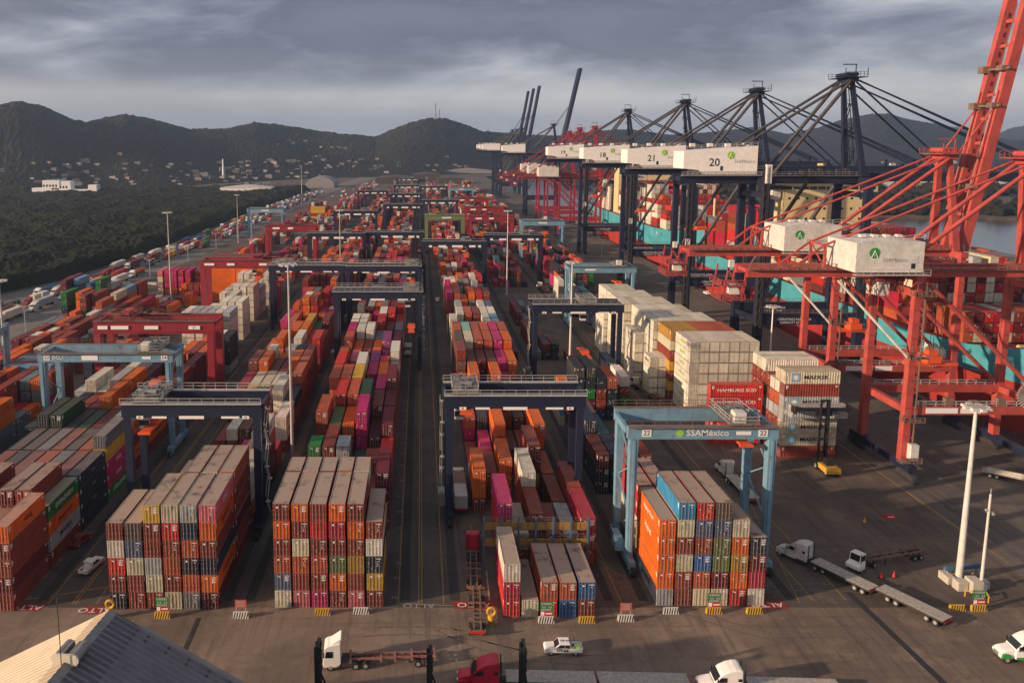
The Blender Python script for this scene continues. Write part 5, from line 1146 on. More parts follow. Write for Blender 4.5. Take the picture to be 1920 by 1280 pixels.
# small houses
def house_mesh(kind):
    b = MB()
    w, d, h = ((11,9,4),(14,9,6.5),(9,8,3.6),(20,10,7))[kind]
    b.box(-w/2, w/2, -d/2, d/2, -3, h, 0)
    for s in range(1 if h < 6 else 2):
        for k in range(int(w/3.2)): b.box(-w/2+1+k*3.2, -w/2+2.4+k*3.2, -d/2-.06, -d/2-.001, 1+s*3, 2.4+s*3, 1)
    if kind in (0, 2): b.add([(-w/2-.4,-d/2-.5,h),(w/2+.4,-d/2-.5,h),(w/2+.4,d/2+.5,h),(-w/2-.4,d/2+.5,h),(-w/2-.4,0,h+1.8),(w/2+.4,0,h+1.8)], [(0,1,5,4),(2,3,4,5),(1,2,5),(3,0,4),(0,3,2,1)], 2)
    else: b.box(-w/2-.2, w/2+.2, -d/2-.2, d/2+.2, h+.001, h+.5, 0); b.cbox((w*.2, 0, h+1.2), (2.5,2.5,1.4), 0)
    return b.build('house', [M['tinted'], M['glass'], mat('roof_sheet_%d' % kind, (.20,.11,.08) if kind == 0 else (.25,.24,.23), var=.3)])
HP = [house_mesh(k) for k in range(4)]
r = random.Random(12); spots = []
for cx, cy, sx, sy, n in ((300,318,150,22,46),(120,330,90,16,26),(460,330,70,18,40),(560,290,60,25,40),(640,300,50,20,24),(520,262,40,10,10),(850,300,50,16,18),(720,310,60,12,16),(200,345,120,8,14)):
    for k in range(n): spots.append((r.gauss(cx, sx), r.gauss(cy, sy)))
COLS = [(.26,.25,.25),(.36,.35,.33),(.18,.155,.135),(.13,.095,.08),(.24,.21,.17),(.13,.13,.135)]
def hword(px, py): return ('far left' if px < 180 else 'left' if px < 380 else 'middle' if px < 560 else 'right') 
hn = 0
for k, (px, py) in enumerate(spots):
    if py < 262 or py > 366 or (py < 300 and r.random() < .65) or px < -20 or px > 930: continue
    P_ = on_land(px, py)
    if P_ is None or P_.y < 1120 or (P_.z < 3 and P_.x > -150 and P_.y < 1900): continue
    kind = r.choice((0,1,2,2,0,1)); o = HP[kind].copy(); COL.objects.link(o); o.location = (P_.x, P_.y, P_.z-.5); o.rotation_euler.z = r.uniform(-.5,.5); s = r.uniform(.5, .95); o.scale = (s*r.uniform(.8,1.3), s, s*.95)
    ci = r.randrange(6); c = COLS[ci]; o.color = (*c, 1); hn += 1
    cn = ('pale grey','white','tan','brown','cream','grey')[ci]; kn = ('gabled house','flat roofed house','small house','long house')[kind]
    hw_ = 'high on the hillside' if py < 290 else 'low on the hillside' if py < 325 else 'below the hills'
    tag(o, f'{cn} {kn} {hw_}, {hword(px,py)} part of town', 'house', 'hillside town houses')
for k in range(110):
    px = r.uniform(1150, 1915); py = r.uniform(306, 356); P_ = on_land(px, py)
    if P_ is None or P_.y < 900 or P_.x < 330: continue
    kind = r.choice((0,1,3,3,1)); o = HP[kind].copy(); COL.objects.link(o); o.location = (P_.x, P_.y, P_.z-.5); s = r.uniform(.7,1.5); o.scale = (s,s,s); ci = r.randrange(6); o.color = (*[min(.6, v*1.6) for v in COLS[ci]], 1)
    tag(o, f'{("pale grey","white","tan","brown","cream","grey")[ci]} {("gabled house","two storey building","small house","long building")[kind]} on the far shore beyond the harbour water', 'house', 'far shore town houses')
for h_ in HP: bpy.data.objects.remove(h_)
print('houses', hn)
# white institute left at the edge of the mangrove
x, y = at(105, 371); tb = thing('institute_building', 'long white building with flat roofs at the edge of the mangrove', 'building', (x, y+35, 0)); sc_ = (y+35)/FPX
for n_, (x0, x1, z0, z1) in enumerate(((-62,-25,0,11),(-42,-10,11.01,21),(-25,45,0,9),(-12,10,9.01,20),(42,58,0,15))):
    b = MB(); u = sc_; b.box(x0*u+.05, x1*u-.05, -6+n_*.3, 8, z0, z1); w = b.build('wing', M['plain_white'], tb)
    q = MB()
    for k in range(max(2, int((x1-x0)*u/4))): q.box(x0*u+1+k*4, x0*u+3.2+k*4, -6.08+n_*.3, -6.001+n_*.3, z0+1.5, min(z1-1, z0+4.5))
    q.build('window', M['glass'], w)
def lump(name, label, cat, px, py, build, dy=0):
    P_ = on_land(px, py) or Vector((*at(px, py), 0)); t_ = thing(name, label, cat, (P_.x, P_.y+dy, max(P_.z, 0)-.3)); build(t_); return t_
def hall(L, Wd, h, wallm='dirty_white', roofm='dirty_white', arch=False):
    def f(t_):
        b = MB(); b.box(-L/2, L/2, 0, Wd, 0, h); b.build('wall', M[wallm], t_)
        b = MB()
        if arch: b.prism([(L*.52*math.cos(a), h+.01+L*.30*math.sin(a)) for a in [math.pi*k/12 for k in range(13)]], -.5, Wd+.5, 'y')
        else: b.prism([(-L/2-.6,h+.01),(L/2+.6,h+.01),(0,h+L*.05)], -.6, Wd+.6, 'y')
        b.build('roof', M[roofm], t_)
        b = MB(); b.box(-2, 2, -.08, -.002, 0, h*.7); b.build('gate', M['steel'], t_)
    return f
mk('brown_roof', (.07,.05,.045), rough=.8, var=.2); mk('pale_roof', (.26,.25,.25), rough=.7, var=.15)
lump('storage_hall', 'pale arched hall beside the far truck road', 'hall', 600, 352, hall(44, 60, 4, 'pale_roof', 'pale_roof', True))
lump('storage_hall', 'big brown roofed shed at the far end left of the roadway', 'hall', 740, 345, hall(64, 90, 10, 'brown_roof', 'brown_roof'))
lump('storage_hall', 'brown shed at the far end of the roadway', 'hall', 800, 340, hall(50, 90, 12, 'brown_roof', 'brown_roof'))
lump('storage_hall', 'smaller brown shed right of the roadway end', 'hall', 845, 345, hall(44, 70, 9, 'brown_roof', 'brown_roof'))
lump('storage_hall', 'long pale roofed shed among trees right of the far roadway', 'hall', 880, 325, hall(110, 40, 6, 'pale_roof', 'pale_roof'))
lump('storage_hall', 'long white hall at the foot of the hills by the mangrove', 'hall', 460, 364, hall(70, 30, 9, 'plain_white', 'dirty_white'))
lump('storage_hall', 'long pale building with window rows on the far shore', 'hall', 1690, 352, hall(110, 30, 14, 'dirty_white', 'dirty_white'))
def mast(h, w):
    def f(t_):
        b = MB()
        for sx in (-w, w): b.beam((sx,0,0),(sx*.2,0,h), w*.5)
        for k in range(int(h/8)): z = k*8; u = w*(1-z/h*.8); b.beam((-u,0,z),(u,0,z+8), w*.22)
        b.build('lattice', M['dark_steel'], t_)
        b = MB(); b.tube((0,0,h),(0,0,h*1.12), w*.25, 6); b.build('aerial', M['dirty_white'], t_)
    return f
def skymast(px, pytop, pybase, lbl, wd=1.2, Y=None):
    P_ = on_land(px, pybase); Y = P_.y if P_ else 2300; z = P_.z if P_ else 70; hh = hgt(Y, pytop)-z; t_ = thing('radio_mast', lbl, 'mast', (xat(px, Y, z), Y, z-2)); mast(hh/1.12+2, wd)(t_)
skymast(817, 190, 226, 'tall radio mast on top of the middle hill', 1.6); skymast(824, 203, 226, 'shorter radio mast right beside the tall one on the hill', 1.2)
skymast(915, 240, 254, 'thin radio mast on the low ridge right of the middle hill', 1.4)
t_ = lump('monument', 'white obelisk on a base above the long white hall', 'monument', 419, 333, lambda t_: (MB().tube((0,0,0),(0,0,34), 2.4, 8, r2=1.0).build('shaft', M['plain_white'], t_), MB().box(-6,6,-6,6,-3,2).build('base', M['concrete'], t_)))
DUSTY_RED = mat('dusty_red', (.30,.13,.11), rough=.7, var=.35, scale=1.5, rust=.15)
# ---------------- vehicles. Local axes: forward +x, up z, origin on the ground ----------------
def wheels(root, xs, w=2.4, r=.5, dual=(), rimm='rim'):
    for x in xs:
        for s in (-1, 1):
            b = MB(); wd = .55 if x in dual else .3
            wheel_mb(b, (x, s*(w/2-wd/2), r), r, wd, 'y'); b.build('wheel', [M['rubber'], M[rimm]], root)
def truck(label, loc, rz, kind, paint, name='truck', trailer=None, trailers=1, stripe=None, group=None, roofc=None, art=0.0, cat='truck', fit=None, TL=11.6):
    root = thing(name, label, cat, (*loc, 0), rz, group); P = M[paint]
    if kind == 'cabover':
        b = MB(); b.prism([(1.3,.55),(1.38,1.6),(1.18,3.25),(.75,3.55),(-.95,3.95),(-1.0,.95),(-.4,.55)], -1.22, 1.22, 'y'); b.prism([(.55,3.56),(-1.0,4.55),(-1.15,4.5),(-.95,3.96)], -1.05, 1.05, 'y')
        cab = b.build('cab', P, root, bevel=.06)
        b = MB(); b.prism([(1.37,1.9),(1.41,1.9),(1.26,3.05),(1.22,3.05)], -1.08, 1.08, 'y'); b.build('windscreen', M['glass'], cab)
        for s in (-1, 1): b = MB(); b.prism([(1.1,1.95),(.95,2.85),(.05,2.85),(.05,1.95)], s*1.22, s*1.25, 'y'); b.build('side_window', M['glass'], cab)
        for s in (-1, 1): b = MB(); b.cbox((1.38, s*.9, .95), (.06,.4,.24)); b.build('headlight', M['plain_white'], cab); b = MB(); b.cbox((1.25, s*1.42, 2.5), (.12,.16,.7)); b.build('mirror', M['black'], cab)
        b = MB(); b.box(-5.2, 1.0, -.45, .45, .7, .98); b.box(-3.0, -1.1, -1.2, -.46, .5, 1.05); b.box(-3.0, -1.1, .46, 1.2, .5, 1.05); b.tube((-4.2,0,1.0),(-4.2,0,1.2), .6, 10); b.build('chassis', M['dark_steel'], root)
        wheels(root, (.4,), 2.4); wheels(root, (-3.0,-4.3), 2.4, dual=(-3.0,-4.3)); hitch = -3.0
    elif kind == 'conv':
        b = MB(); b.prism([(3.2,.5),(3.3,.8),(3.28,1.2),(3.12,1.5),(2.7,1.68),(1.55,1.95),(1.5,.5)], -.92, .92, 'y'); b.prism([(1.52,.6),(1.52,1.98),(.80,2.85),(.45,3.15),(-.3,3.55),(-1.1,3.78),(-1.75,3.8),(-2.05,3.6),(-2.15,.75),(-.6,.6)], -1.2, 1.2, 'y')
        cab = b.build('cab', P, root, bevel=.16)
        b = MB(); b.prism([(1.46,2.12),(1.50,2.12),(.90,2.84),(.86,2.84)], -1.1, 1.1, 'y'); b.build('windscreen', M['glass'], cab)
        for s in (-1, 1):
            b = MB(); b.prism([(1.15,2.05),(.72,2.68),(.0,2.68),(.0,2.05)], s*1.215, s*1.245, 'y'); b.build('side_window', M['glass'], cab)
            b = MB(); b.prism([(3.2,.7),(3.15,1.2),(2.7,1.35),(2.1,1.2),(1.9,.75)], s*.921, s*1.22, 'y'); b.build('fender', M[stripe or paint], cab)
            b = MB(); b.prism([(-1.9,2.2),(-1.9,2.6),(-1.4,2.6),(-1.4,2.2)], s*1.222, s*1.24, 'y'); b.build('sleeper_window', M['glass'], cab)
            if stripe: b = MB(); b.prism([(1.4,.62),(1.4,.95),(-.2,1.1),(-2.1,1.5),(-2.1,.78),(-.6,.62)], s*1.222, s*1.24, 'y'); b.build('stripe', M[stripe], cab)
            b = MB(); b.cbox((1.2, s*1.42, 2.3), (.12,.16,.65)); b.build('mirror', M['black'], cab); b = MB(); b.cbox((3.32, s*.7, 1.15), (.12,.3,.25)); b.build('headlight', M['plain_white'], cab)
        if roofc: b = MB(); b.prism([(.75,2.92),(.4,3.22),(-.3,3.62),(-1.1,3.86),(-1.1,3.7),(-.3,3.4),(.3,3.05)], -1.1, 1.1, 'y'); b.build('roof_fairing', M[roofc], cab, bevel=.04)
        b = MB(); b.prism([(3.38,.75),(3.42,.75),(3.41,1.2),(3.37,1.2)], -.5, .5, 'y'); b.build('grille', M['steel'], cab)
        b = MB(); b.box(-6.0, 2.0, -.45, .45, .7, .98); b.tube((-.4,-1.0,.72),(-1.9,-1.0,.72),.33,10); b.tube((-.4,1.0,.72),(-1.9,1.0,.72),.33,10); b.tube((-2.35,-.9,1),(-2.35,-.9,3.8),.09,8); b.tube((-2.35,.9,1),(-2.35,.9,3.8),.09,8); b.tube((-4.4,0,1.0),(-4.4,0,1.2), .6, 10); b.build('chassis', M['dark_steel'], root)
        wheels(root, (2.5,), 2.4); wheels(root, (-3.7,-5.0), 2.4, dual=(-3.7,-5.0)); hitch = -3.9
    else:   # terminal tractor
        b = MB(); b.prism([(1.9,.6),(1.9,1.2),(1.2,1.5),(.2,1.5),(.2,.6)], -1.2, 1.2, 'y'); b.prism([(1.1,1.51),(.75,2.9),(-.55,2.9),(-.55,.9),(.19,.9),(.19,1.51)], -1.15, .75, 'y'); cab = b.build('cab', P, root, bevel=.05)
        b = MB(); b.prism([(1.05,1.75),(1.08,1.75),(.82,2.75),(.79,2.75)], -1.0, .62, 'y'); b.build('windscreen', M['glass'], cab)
        for s, q in ((-1.15, -1.18), (.75, .78)): b = MB(); b.prism([(.85,1.75),(.62,2.7),(-.4,2.7),(-.4,1.75)], min(s,q), max(s,q), 'y'); b.build('side_window', M['glass'], cab)
        b = MB(); b.box(-3.6, 1.0, -.5, .5, .6, .9); b.tube((-2.8,0,.9),(-2.8,0,1.3), .55, 10); b.tube((1.2,1.0,1.5),(1.2,1.0,3.3), .05, 6); b.build('chassis', M['dark_steel'], root)
        wheels(root, (1.0,), 2.3); wheels(root, (-2.6,), 2.4, dual=(-2.6,)); hitch = -2.8
    def mk_trailer(hx, kind, a, dolly):
        e = Vector((hx, 0, 0)); tr = Matrix.Translation(e) @ Matrix.Rotation(a, 4, 'Z')
        mats = [M['timber'], M['dark_steel'], M['red'], M['rubber'], M['rim'], M['rusty_steel'], M['plain_white'], DUSTY_RED]; b = MB(); L = TL; w = []
        if kind == 'flatbed':
            b.box(-L+.9, .9, -1.25, 1.25, 1.22, 1.36, 0)
            for s in (-1, 1): b.box(-L+.9, .9, s*1.31-.05, s*1.31+.05, 1.05, 1.30, 1); b.prism([(-L+1,1.05),(-L+1,.75),(-2,.75),(-.8,1.05)], s*.5-.08, s*.5+.08, 'y', 1)
            for k in range(9): b.box(-L+1.4+k*1.3, -L+1.5+k*1.3, -1.24, 1.24, 1.05, 1.21, 1)
            b.box(-L+.8, -L+.88, -1.2, 1.2, .55, .7, 1); b.box(-L+.75, -L+.79, -1.1, 1.1, .85, 1.2, 2)
            for s in (-1,1): b.cbox((-2.4, s*.8, .6), (.18,.18,.9), 1)
            ax = (-L+2.0, -L+3.3); rr = .5
        else:
            for s in (-1, 1): b.box(-L+.9, .9, s*.5-.09, s*.5+.09, 1.0, 1.3, 7 if kind == 'skeletal_red' else 5)
            for x in (-L+.9, -L+4, -L+6.3, -3.4, .7): b.box(x-.12, x+.12, -1.22, 1.22, 1.02, 1.28, 7 if kind == 'skeletal_red' else 5)
            for k in range(10): b.box(-L+1.6+k*1.1, -L+1.72+k*1.1, -.42, .42, 1.05, 1.2, 1)
            for x in (-L+.8, .75):
                for s in (-1, 1): b.cbox((x, s*1.1, 1.38), (.2,.2,.3), 5)
            if kind == 'skeletal_box':
                for k in range(12):
                    for s in (-1,1): b.beam((-L+1+k*1.0, s*.5, 1.3), (-L+1.5+k*1.0, s*1.15, 1.6), .09, m=5)
                for s in (-1,1): b.beam((-L+.9, s*1.18, 1.62), (.8, s*1.18, 1.62), .12, m=5)
            b.box(-L+.74, -L+.8, -1.15, 1.15, .8, 1.15, 2)
            for s in (-1,1): b.cbox((-2.6, s*.75, .6), (.16,.16,.85), 1)
            ax = (-L+1.9, -L+3.2); rr = .5
        if dolly: ax = ax + (-1.0, -2.3); b.beam((-.5,0,.7),(1.5,0,.7),.2,m=1)
        nv_ = len(b.v); b.v = [tuple(tr @ Vector(v)) for v in b.v]
        tb = b.build('trailer', mats, root)
        for x in ax:
            for s in (-1, 1):
                q = MB(); wheel_mb(q, (x, s*.95, rr), rr, .55, 'y'); q.v = [tuple(tr @ Vector(v)) for v in q.v]; q.build('wheel', [M['rubber'], M['rim']], tb)
        if fit and not dolly: fit(tb, tr)
        return tr @ Vector((-L+.9-1.4, 0, 0))
    if trailer:
        nx = mk_trailer(hitch, trailer, art, False)
        if trailers == 2:
            mt = Matrix.Rotation(art, 4, 'Z'); mk_trailer(nx.x+.1, trailer, art, True)
    return root
def ang(p, q): return math.atan2(q[1]-p[1], q[0]-p[0])
def place(front, rear): a, b = at(*front), at(*rear); return a, ang(b, a)
# white cab-over with skeletal trailer on the apron
a, rz = place((612,1247), (828,1238)); truck('white tractor unit with high roof fairing pulling an empty red skeletal trailer on the apron', (a[0]+1.0, a[1]), rz, 'cabover', 'white', trailer='skeletal_red')
a, rz = place((905,1282), (1290,1290)); truck('red long nosed truck pulling two flatbed trailers at the bottom edge', (a[0], a[1]), rz, 'conv', 'truck_red', trailer='flatbed', trailers=2)
a, rz = place((1340,1292), (1600,1300)); truck('white long nosed truck cut by the bottom edge behind the red truck', (a[0]+1, a[1]-.3), rz, 'conv', 'white', trailer='flatbed')
p_, q_ = at(1480,1042), at(1766,1184); rz = ang(q_, p_); truck('pale grey truck pulling two long flatbed trailers past the right end stack', (p_[0]+math.cos(rz)*-1.5, p_[1]+math.sin(rz)*-1.5), rz+.13, 'conv', 'dirty_white', trailer='flatbed', trailers=2, art=-.13, TL=10.2)
p_, q_ = at(1610,1066), at(1742,1044); rz = ang(q_, p_); truck('small white yard tractor with rusty skeletal chassis on the open apron', p_, rz+.25, 'yard', 'white', trailer='skeletal_box', art=-.25)
p_, q_ = at(1360,890), at(1412,945); rz = ang(q_, p_); truck('white truck with yellow roof fairing and flatbed behind the right end stack', (p_[0], p_[1]), rz, 'conv', 'dirty_white', trailer='flatbed', roofc='yellow')
a = at(1927,1240); truck('white truck with green swoosh at the right edge', (a[0]-.5, a[1]+.6), math.radians(176), 'conv', 'plain_white', stripe='green')
p_, q_ = at(886,1030), at(889,1180); rz = ang(q_, p_); truck('dark red truck with two empty black skeletal trailers in the lane beside the low stacks', (p_[0], p_[1]+.5), rz+.03, 'conv', 'truck_red', trailer='skeletal', trailers=2, art=-.03)
def boxload(c1, c2):
    def f(tb, tr):
        for k, (x, c) in enumerate(((-5.4, c1), (-11.3, c2))):
            b = MB(); b.box(x, x+5.9, -1.2, 1.2, 1.42, 3.9); b.v = [tuple(tr @ Vector(v)) for v in b.v]; b.build('load', M[c], tb)
    return f
p_ = at(858,905); truck('white truck loaded with red and grey boxes under the navy crane beside the roadway', p_, R(90), 'conv', 'dirty_white', trailer='flatbed', fit=boxload('rusty_steel', 'galv'))
p_ = at(765,665); truck('truck with ochre load under the navy crane left of the roadway', p_, R(-92), 'conv', 'galv', trailer='skeletal_box')
p_ = at(786,470); truck('dark red truck far up the roadway', p_, R(90), 'conv', 'truck_red', trailer='flatbed')
p_ = at(1190,725); truck('small yard truck on the dark lane beside the white quayside block', p_, R(100), 'yard', 'dirty_white', trailer='skeletal_box')
p_ = at(1012,540); truck('yard truck near the navy crane standing on bare ground', p_, R(95), 'yard', 'white', trailer='skeletal_box')
# pickups and cars
def pickup(label, loc, rz, paint, txt=None, crew=False):
    root = thing('pickup_truck', label, 'pickup', (*loc, 0), rz); P = M[paint]
    b = MB(); b.prism([(2.6,.45),(2.62,.85),(2.4,1.02),(1.25,1.12),(.55,1.72),(-.85,1.75),(-1.0,1.12),(-1.0,.45)], -.88, .88, 'y')
    for s in (-1, 1): b.box(-2.6, -1.001, s*.84-.05, s*.84+.05, .5, 1.12)
    b.box(-2.65, -2.58, -.78, .78, .55, 1.1); b.box(-2.57, -1.001, -.78, .78, .5, .62); body = b.build('body', P, root, bevel=.05)
    b = MB(); b.prism([(1.20,1.16),(1.24,1.18),(.60,1.69),(.56,1.67)], -.76, .76, 'y'); b.build('windscreen', M['glass'], body)
    for s in (-1, 1): b = MB(); b.prism([(.95,1.15),(.5,1.62),(-.15,1.64),(-.15,1.15)], s*.88, s*.9, 'y'); b.prism([(-.22,1.15),(-.22,1.64),(-.8,1.64),(-.88,1.15)], s*.88, s*.9, 'y'); b.build('side_window', M['glass'], body)
    for s in (-1, 1):
        b = MB(); b.cbox((2.6, s*.66, .8), (.08,.3,.16)); b.build('headlight', M['plain_white'], body); b = MB(); b.cbox((-2.66, s*.74, .9), (.05,.14,.3)); b.build('tail_light', M['red'], body)
    b = MB()
    for s in (-.7, .7): b.beam((-1.1,s,1.12),(-1.1,s,1.6),.06); b.beam((-2.4,s,1.12),(-2.4,s,1.35),.05); b.beam((-1.1,s,1.38),(-2.4,s,1.35),.05)
    b.beam((-1.1,-.7,1.6),(-1.1,.7,1.6),.06); b.build('roll_bar', M['steel'], body)
    if crew: b = MB(); b.cbox((-1.9,.25,.95),(.7,.6,.65)); b.build('cargo', M['hi_vis'], body)
    wheels(root, (1.7,-1.65), 1.75, .39)
    if txt:
        text(txt, .62, (.15, .905, .82), (90,0,180), M['paint_black'], body, bold=.02); text('UT-64', .5, (-.25, 0, 1.765), (0,0,180), M['paint_black'], body, bold=.02)
    return root
p_ = at(1055,1222); pickup('white pickup lettered UT-64 on its door crossing the apron', p_, R(178), 'plain_white', 'UT-64', True)
p_ = at(172,1066); pickup('white pickup driving in the lane beside the far left block', p_, R(78), 'white')
p_ = at(152,1018); pickup('dark red pickup in the shaded lane beside the far left block', p_, R(75), 'deck_red')
for k, (px, py, pt) in enumerate(((820,565,'white'),(1085,455,'plain_white'),(1325,552,'white'),(1295,640,'galv'),(1665,690,'white'))):
    p_ = at(px, py); pickup(('white pickup parked right of the roadway under a navy crane','white pickup on the quay road near the far navy cranes','white pickup beside the second navy quay crane','grey pickup on the quay behind the white block','white pickup under the red cranes')[k], p_, R(90), pt)
# queue of lorries on the truck road
def queue_proto(kind):
    b = MB()
    b.prism([(-.2,.6),(-.2,1.9),(.9,2.0),(1.7,1.55),(2.9,1.3),(2.95,.6)], -1.0, 1.0, 'y', 0); b.prism([(.7,1.9),(.1,2.9),(-2.4,3.75),(-2.5,.8),(.7,.8)], -1.2, 1.2, 'y', 0); b.prism([(.72,2.0),(.74,2.02),(.24,2.78),(.2,2.76)], -1.05, 1.05, 'y', 1)
    for x in (1.9,-4.0,-5.2,-14.4,-15.6):
        for s in (-1,1): b.tube((x, s*.75, .5),(x, s*1.2, .5), .5, 8, 2)
    b.box(-17, -2.2, -.5, .5, .9, 1.25, 3)
    if kind == 'box': b.box(-17, -3.2, -1.22, 1.22, 1.3, 3.95, 4); 
    elif kind == 'tank': b.tube((-17,0,2.3),(-3.4,0,2.3), 1.15, 12, 4)
    elif kind == 'flat': b.box(-17, -3.2, -1.22, 1.22, 1.3, 1.45, 3)
    else: b.box(-16.8, -10.9, -1.22, 1.22, 1.3, 3.9, 4); b.box(-9.9, -4.0, -1.22, 1.22, 1.3, 3.9, 4)
    o = b.build('queued_lorry', [M[{'box':'dirty_white','two':'deck_red','tank':'white','flat':'blue_steel'}[kind]], M['glass'], M['rubber'], M['dark_steel'], M['tinted']]); d = o.data; bpy.data.objects.remove(o); return d
QP = {k: queue_proto(k) for k in ('box','tank','flat','two')}
r = random.Random(21); n = 0
cabs = {}
lane = [(.16,.0),(.36,.5),(.55,.2),(.74,.7)]
for li, (u, ph) in enumerate(lane):
    Y = 262 + ph*14
    while Y < 1150 and n < 150:
        if r.random() < (.86 if Y > 330 else .6):
            xl = interp(P0 and [(b, a) for a, b in P0], Y); xr = interp([(b, a) for a, b in P1], Y); xl = max(xl, xr-38); x = xl+(xr-xl)*u + r.uniform(-.6,.6)
            dY = 10; x2 = interp([(b, a) for a, b in P1], Y+dY)
            kd = r.choice(('box','box','box','two','two','tank','flat')); o = bpy.data.objects.new('queued_lorry', QP[kd]); COL.objects.link(o); o.location = (x, Y, .02); o.rotation_euler.z = R(-90) + math.atan2(-(x2-xr), dY)*1.0
            cname = r.choice(('white','white','white','rust','crimson','orange','blue','grey','green','yellow','light grey','maroon')); o.color = (*PAL[cname], 1)
            kn = {'box':'long box','two':'two short boxes','tank':'tank','flat':'empty flatbed'}[kd]; dn = 'near the light masts' if Y < 420 else 'midway along the mangrove' if Y < 700 else 'far along the road'
            tag(o, (f'lorry with {cname} {kn}' if kd != 'flat' else 'white lorry with an empty flatbed') + f', {("leftmost","second","third","rightmost")[li]} lane, {dn}', 'lorry', 'lorries queueing on the truck road'); n += 1
        Y += r.uniform(20, 30) + Y*.006
print('lorries', n)
# parked cars at the far end
b = MB(); b.prism([(2.1,.3),(2.1,.75),(1.1,.85),(.5,1.4),(-1.1,1.42),(-1.9,.9),(-2.1,.85),(-2.1,.3)], -.85, .85, 'y', 0); b.prism([(.95,.9),(.48,1.33),(-1.05,1.35),(-1.6,.9)], -.87, .87, 'y', 1)
o = b.build('parked_car', [M['tinted'], M['glass']]); cmsh = o.data; bpy.data.objects.remove(o)
for k in range(110):
    Y = r.uniform(1080, 1650); x = interp([(1080,-118),(1650,-70)], Y)+r.uniform(-8, 26); o = bpy.data.objects.new('parked_car', cmsh); COL.objects.link(o); o.location = (x, Y, .02); o.rotation_euler.z = R(90)+r.uniform(-.1,.1); o.scale = (1.15,1.15,1.15)
    cn, c = r.choice((('white',(.7,.7,.68)),('white',(.7,.7,.68)),('silver',(.4,.4,.4)),('red',(.4,.03,.03)),('dark',(.05,.05,.06)))); o.color = (*c, 1)
    tag(o, f'small {cn} car parked in the crowded lot beside the far road', 'car', 'cars in the far lot')
# mast handlers: yellow empty container handler at the quay stack, dark ones at the bottom edge
def handler(label, loc, rz, mastz, body='yellow', carry=None, seatz=None):
    root = thing('container_handler', label, 'forklift', (*loc, 0), rz); B = M[body]
    b = MB(); b.prism([(2.2,.7),(2.2,1.4),(.8,1.7),(-2.9,1.8),(-3.2,1.3),(-3.1,.6)], -1.5, 1.5, 'y'); bo = b.build('body', B, root, bevel=.08)
    b = MB(); b.prism([(.6,1.81),(.3,3.2),(-1.2,3.2),(-1.4,1.81)], -.8, .8, 'y'); cb = b.build('cabin', M['black'], root); b = MB(); b.prism([(.52,2.1),(.35,3.0),(-1.0,3.0),(-1.1,2.1)], -.83, .83, 'y'); b.build('cabin_window', M['glass'], cb)
    wheels(root, (1.6,), 3.6, .85, dual=(1.6,)); wheels(root, (-2.2,), 2.8, .7)
    b = MB()
    for s in (-1, 1):
        b.box(2.5, 2.95, s*.85-.16, s*.85+.16, .4, mastz); b.box(2.96, 3.2, s*.6-.12, s*.6+.12, .6, mastz*.97)
        for k in range(int(mastz/1.1)): b.box(2.42, 2.5, s*.85-.22, s*.85+.22, .8+k*1.1, 1.2+k*1.1)
    for k in range(int(mastz/2.6)+1): z = .5+k*(mastz-.8)/int(mastz/2.6); b.box(2.55, 2.8, -.7, .7, z, z+.3)
    b.beam((1.4,-.8,1.6),(2.5,-.8,4.5),.2); b.beam((1.4,.8,1.6),(2.5,.8,4.5),.2)
    b.build('mast', M['black'], root)
    if carry:
        z = carry; b = MB(); b.box(3.22, 3.7, -5.9, 5.9, z-.2, z+.5); b.box(3.0, 3.6, -1.8, 1.8, z-1.2, z-.2)
        for s in (-1, 1): b.box(3.2, 5.4, s*6.0-.12, s*6.0+.12, z-.9, z+.55)
        b.build('spreader', M['black'], root)
    return root
hp = at(1548,882); handler('yellow container handler with tall black mast lifting a box at the quayside stack', (hp[0], hp[1]-.5), R(90), 15.2, carry=12.6)
bm, ds = proto(12.19, 2.86); o = bpy.data.objects.new('shipping_container', bm); COL.objects.link(o); o.location = (hp[0]-6.1+.4, hp[1]+5.0+1.2, 10.0); o.rotation_euler.z = R(-90); o.color = (*PAL['light grey'], 1); o['dust'] = .2
tag(o, 'light grey container held in the air by the yellow handler', 'shipping container', 'stacked shipping containers')
for s in (-1, 1, 0): d = bpy.data.objects.new('door' if s else 'roof', ds[1, s] if s else ds['roof']); COL.objects.link(d); d.parent = o; d.color = o.color; d['dust'] = .2
text('MAERSK', 1.2, (CW/2+.012, 12.19*.62, 1.45), RIGHT, M['paint_black'], o, sx=1.25, bold=.02)
for px, ytop, lb in ((596,1203,'black handler mast rising in front of the white tractor unit'),(806,1217,'black handler mast rising in front of the red skeletal trailer'),(981,1205,'black handler mast rising in front of the red truck trailer')):
    Y = 93.5; zt_ = hgt(Y, ytop); handler(lb, (xat(px, Y, zt_)+2.8, Y), R(180), zt_, body='black')
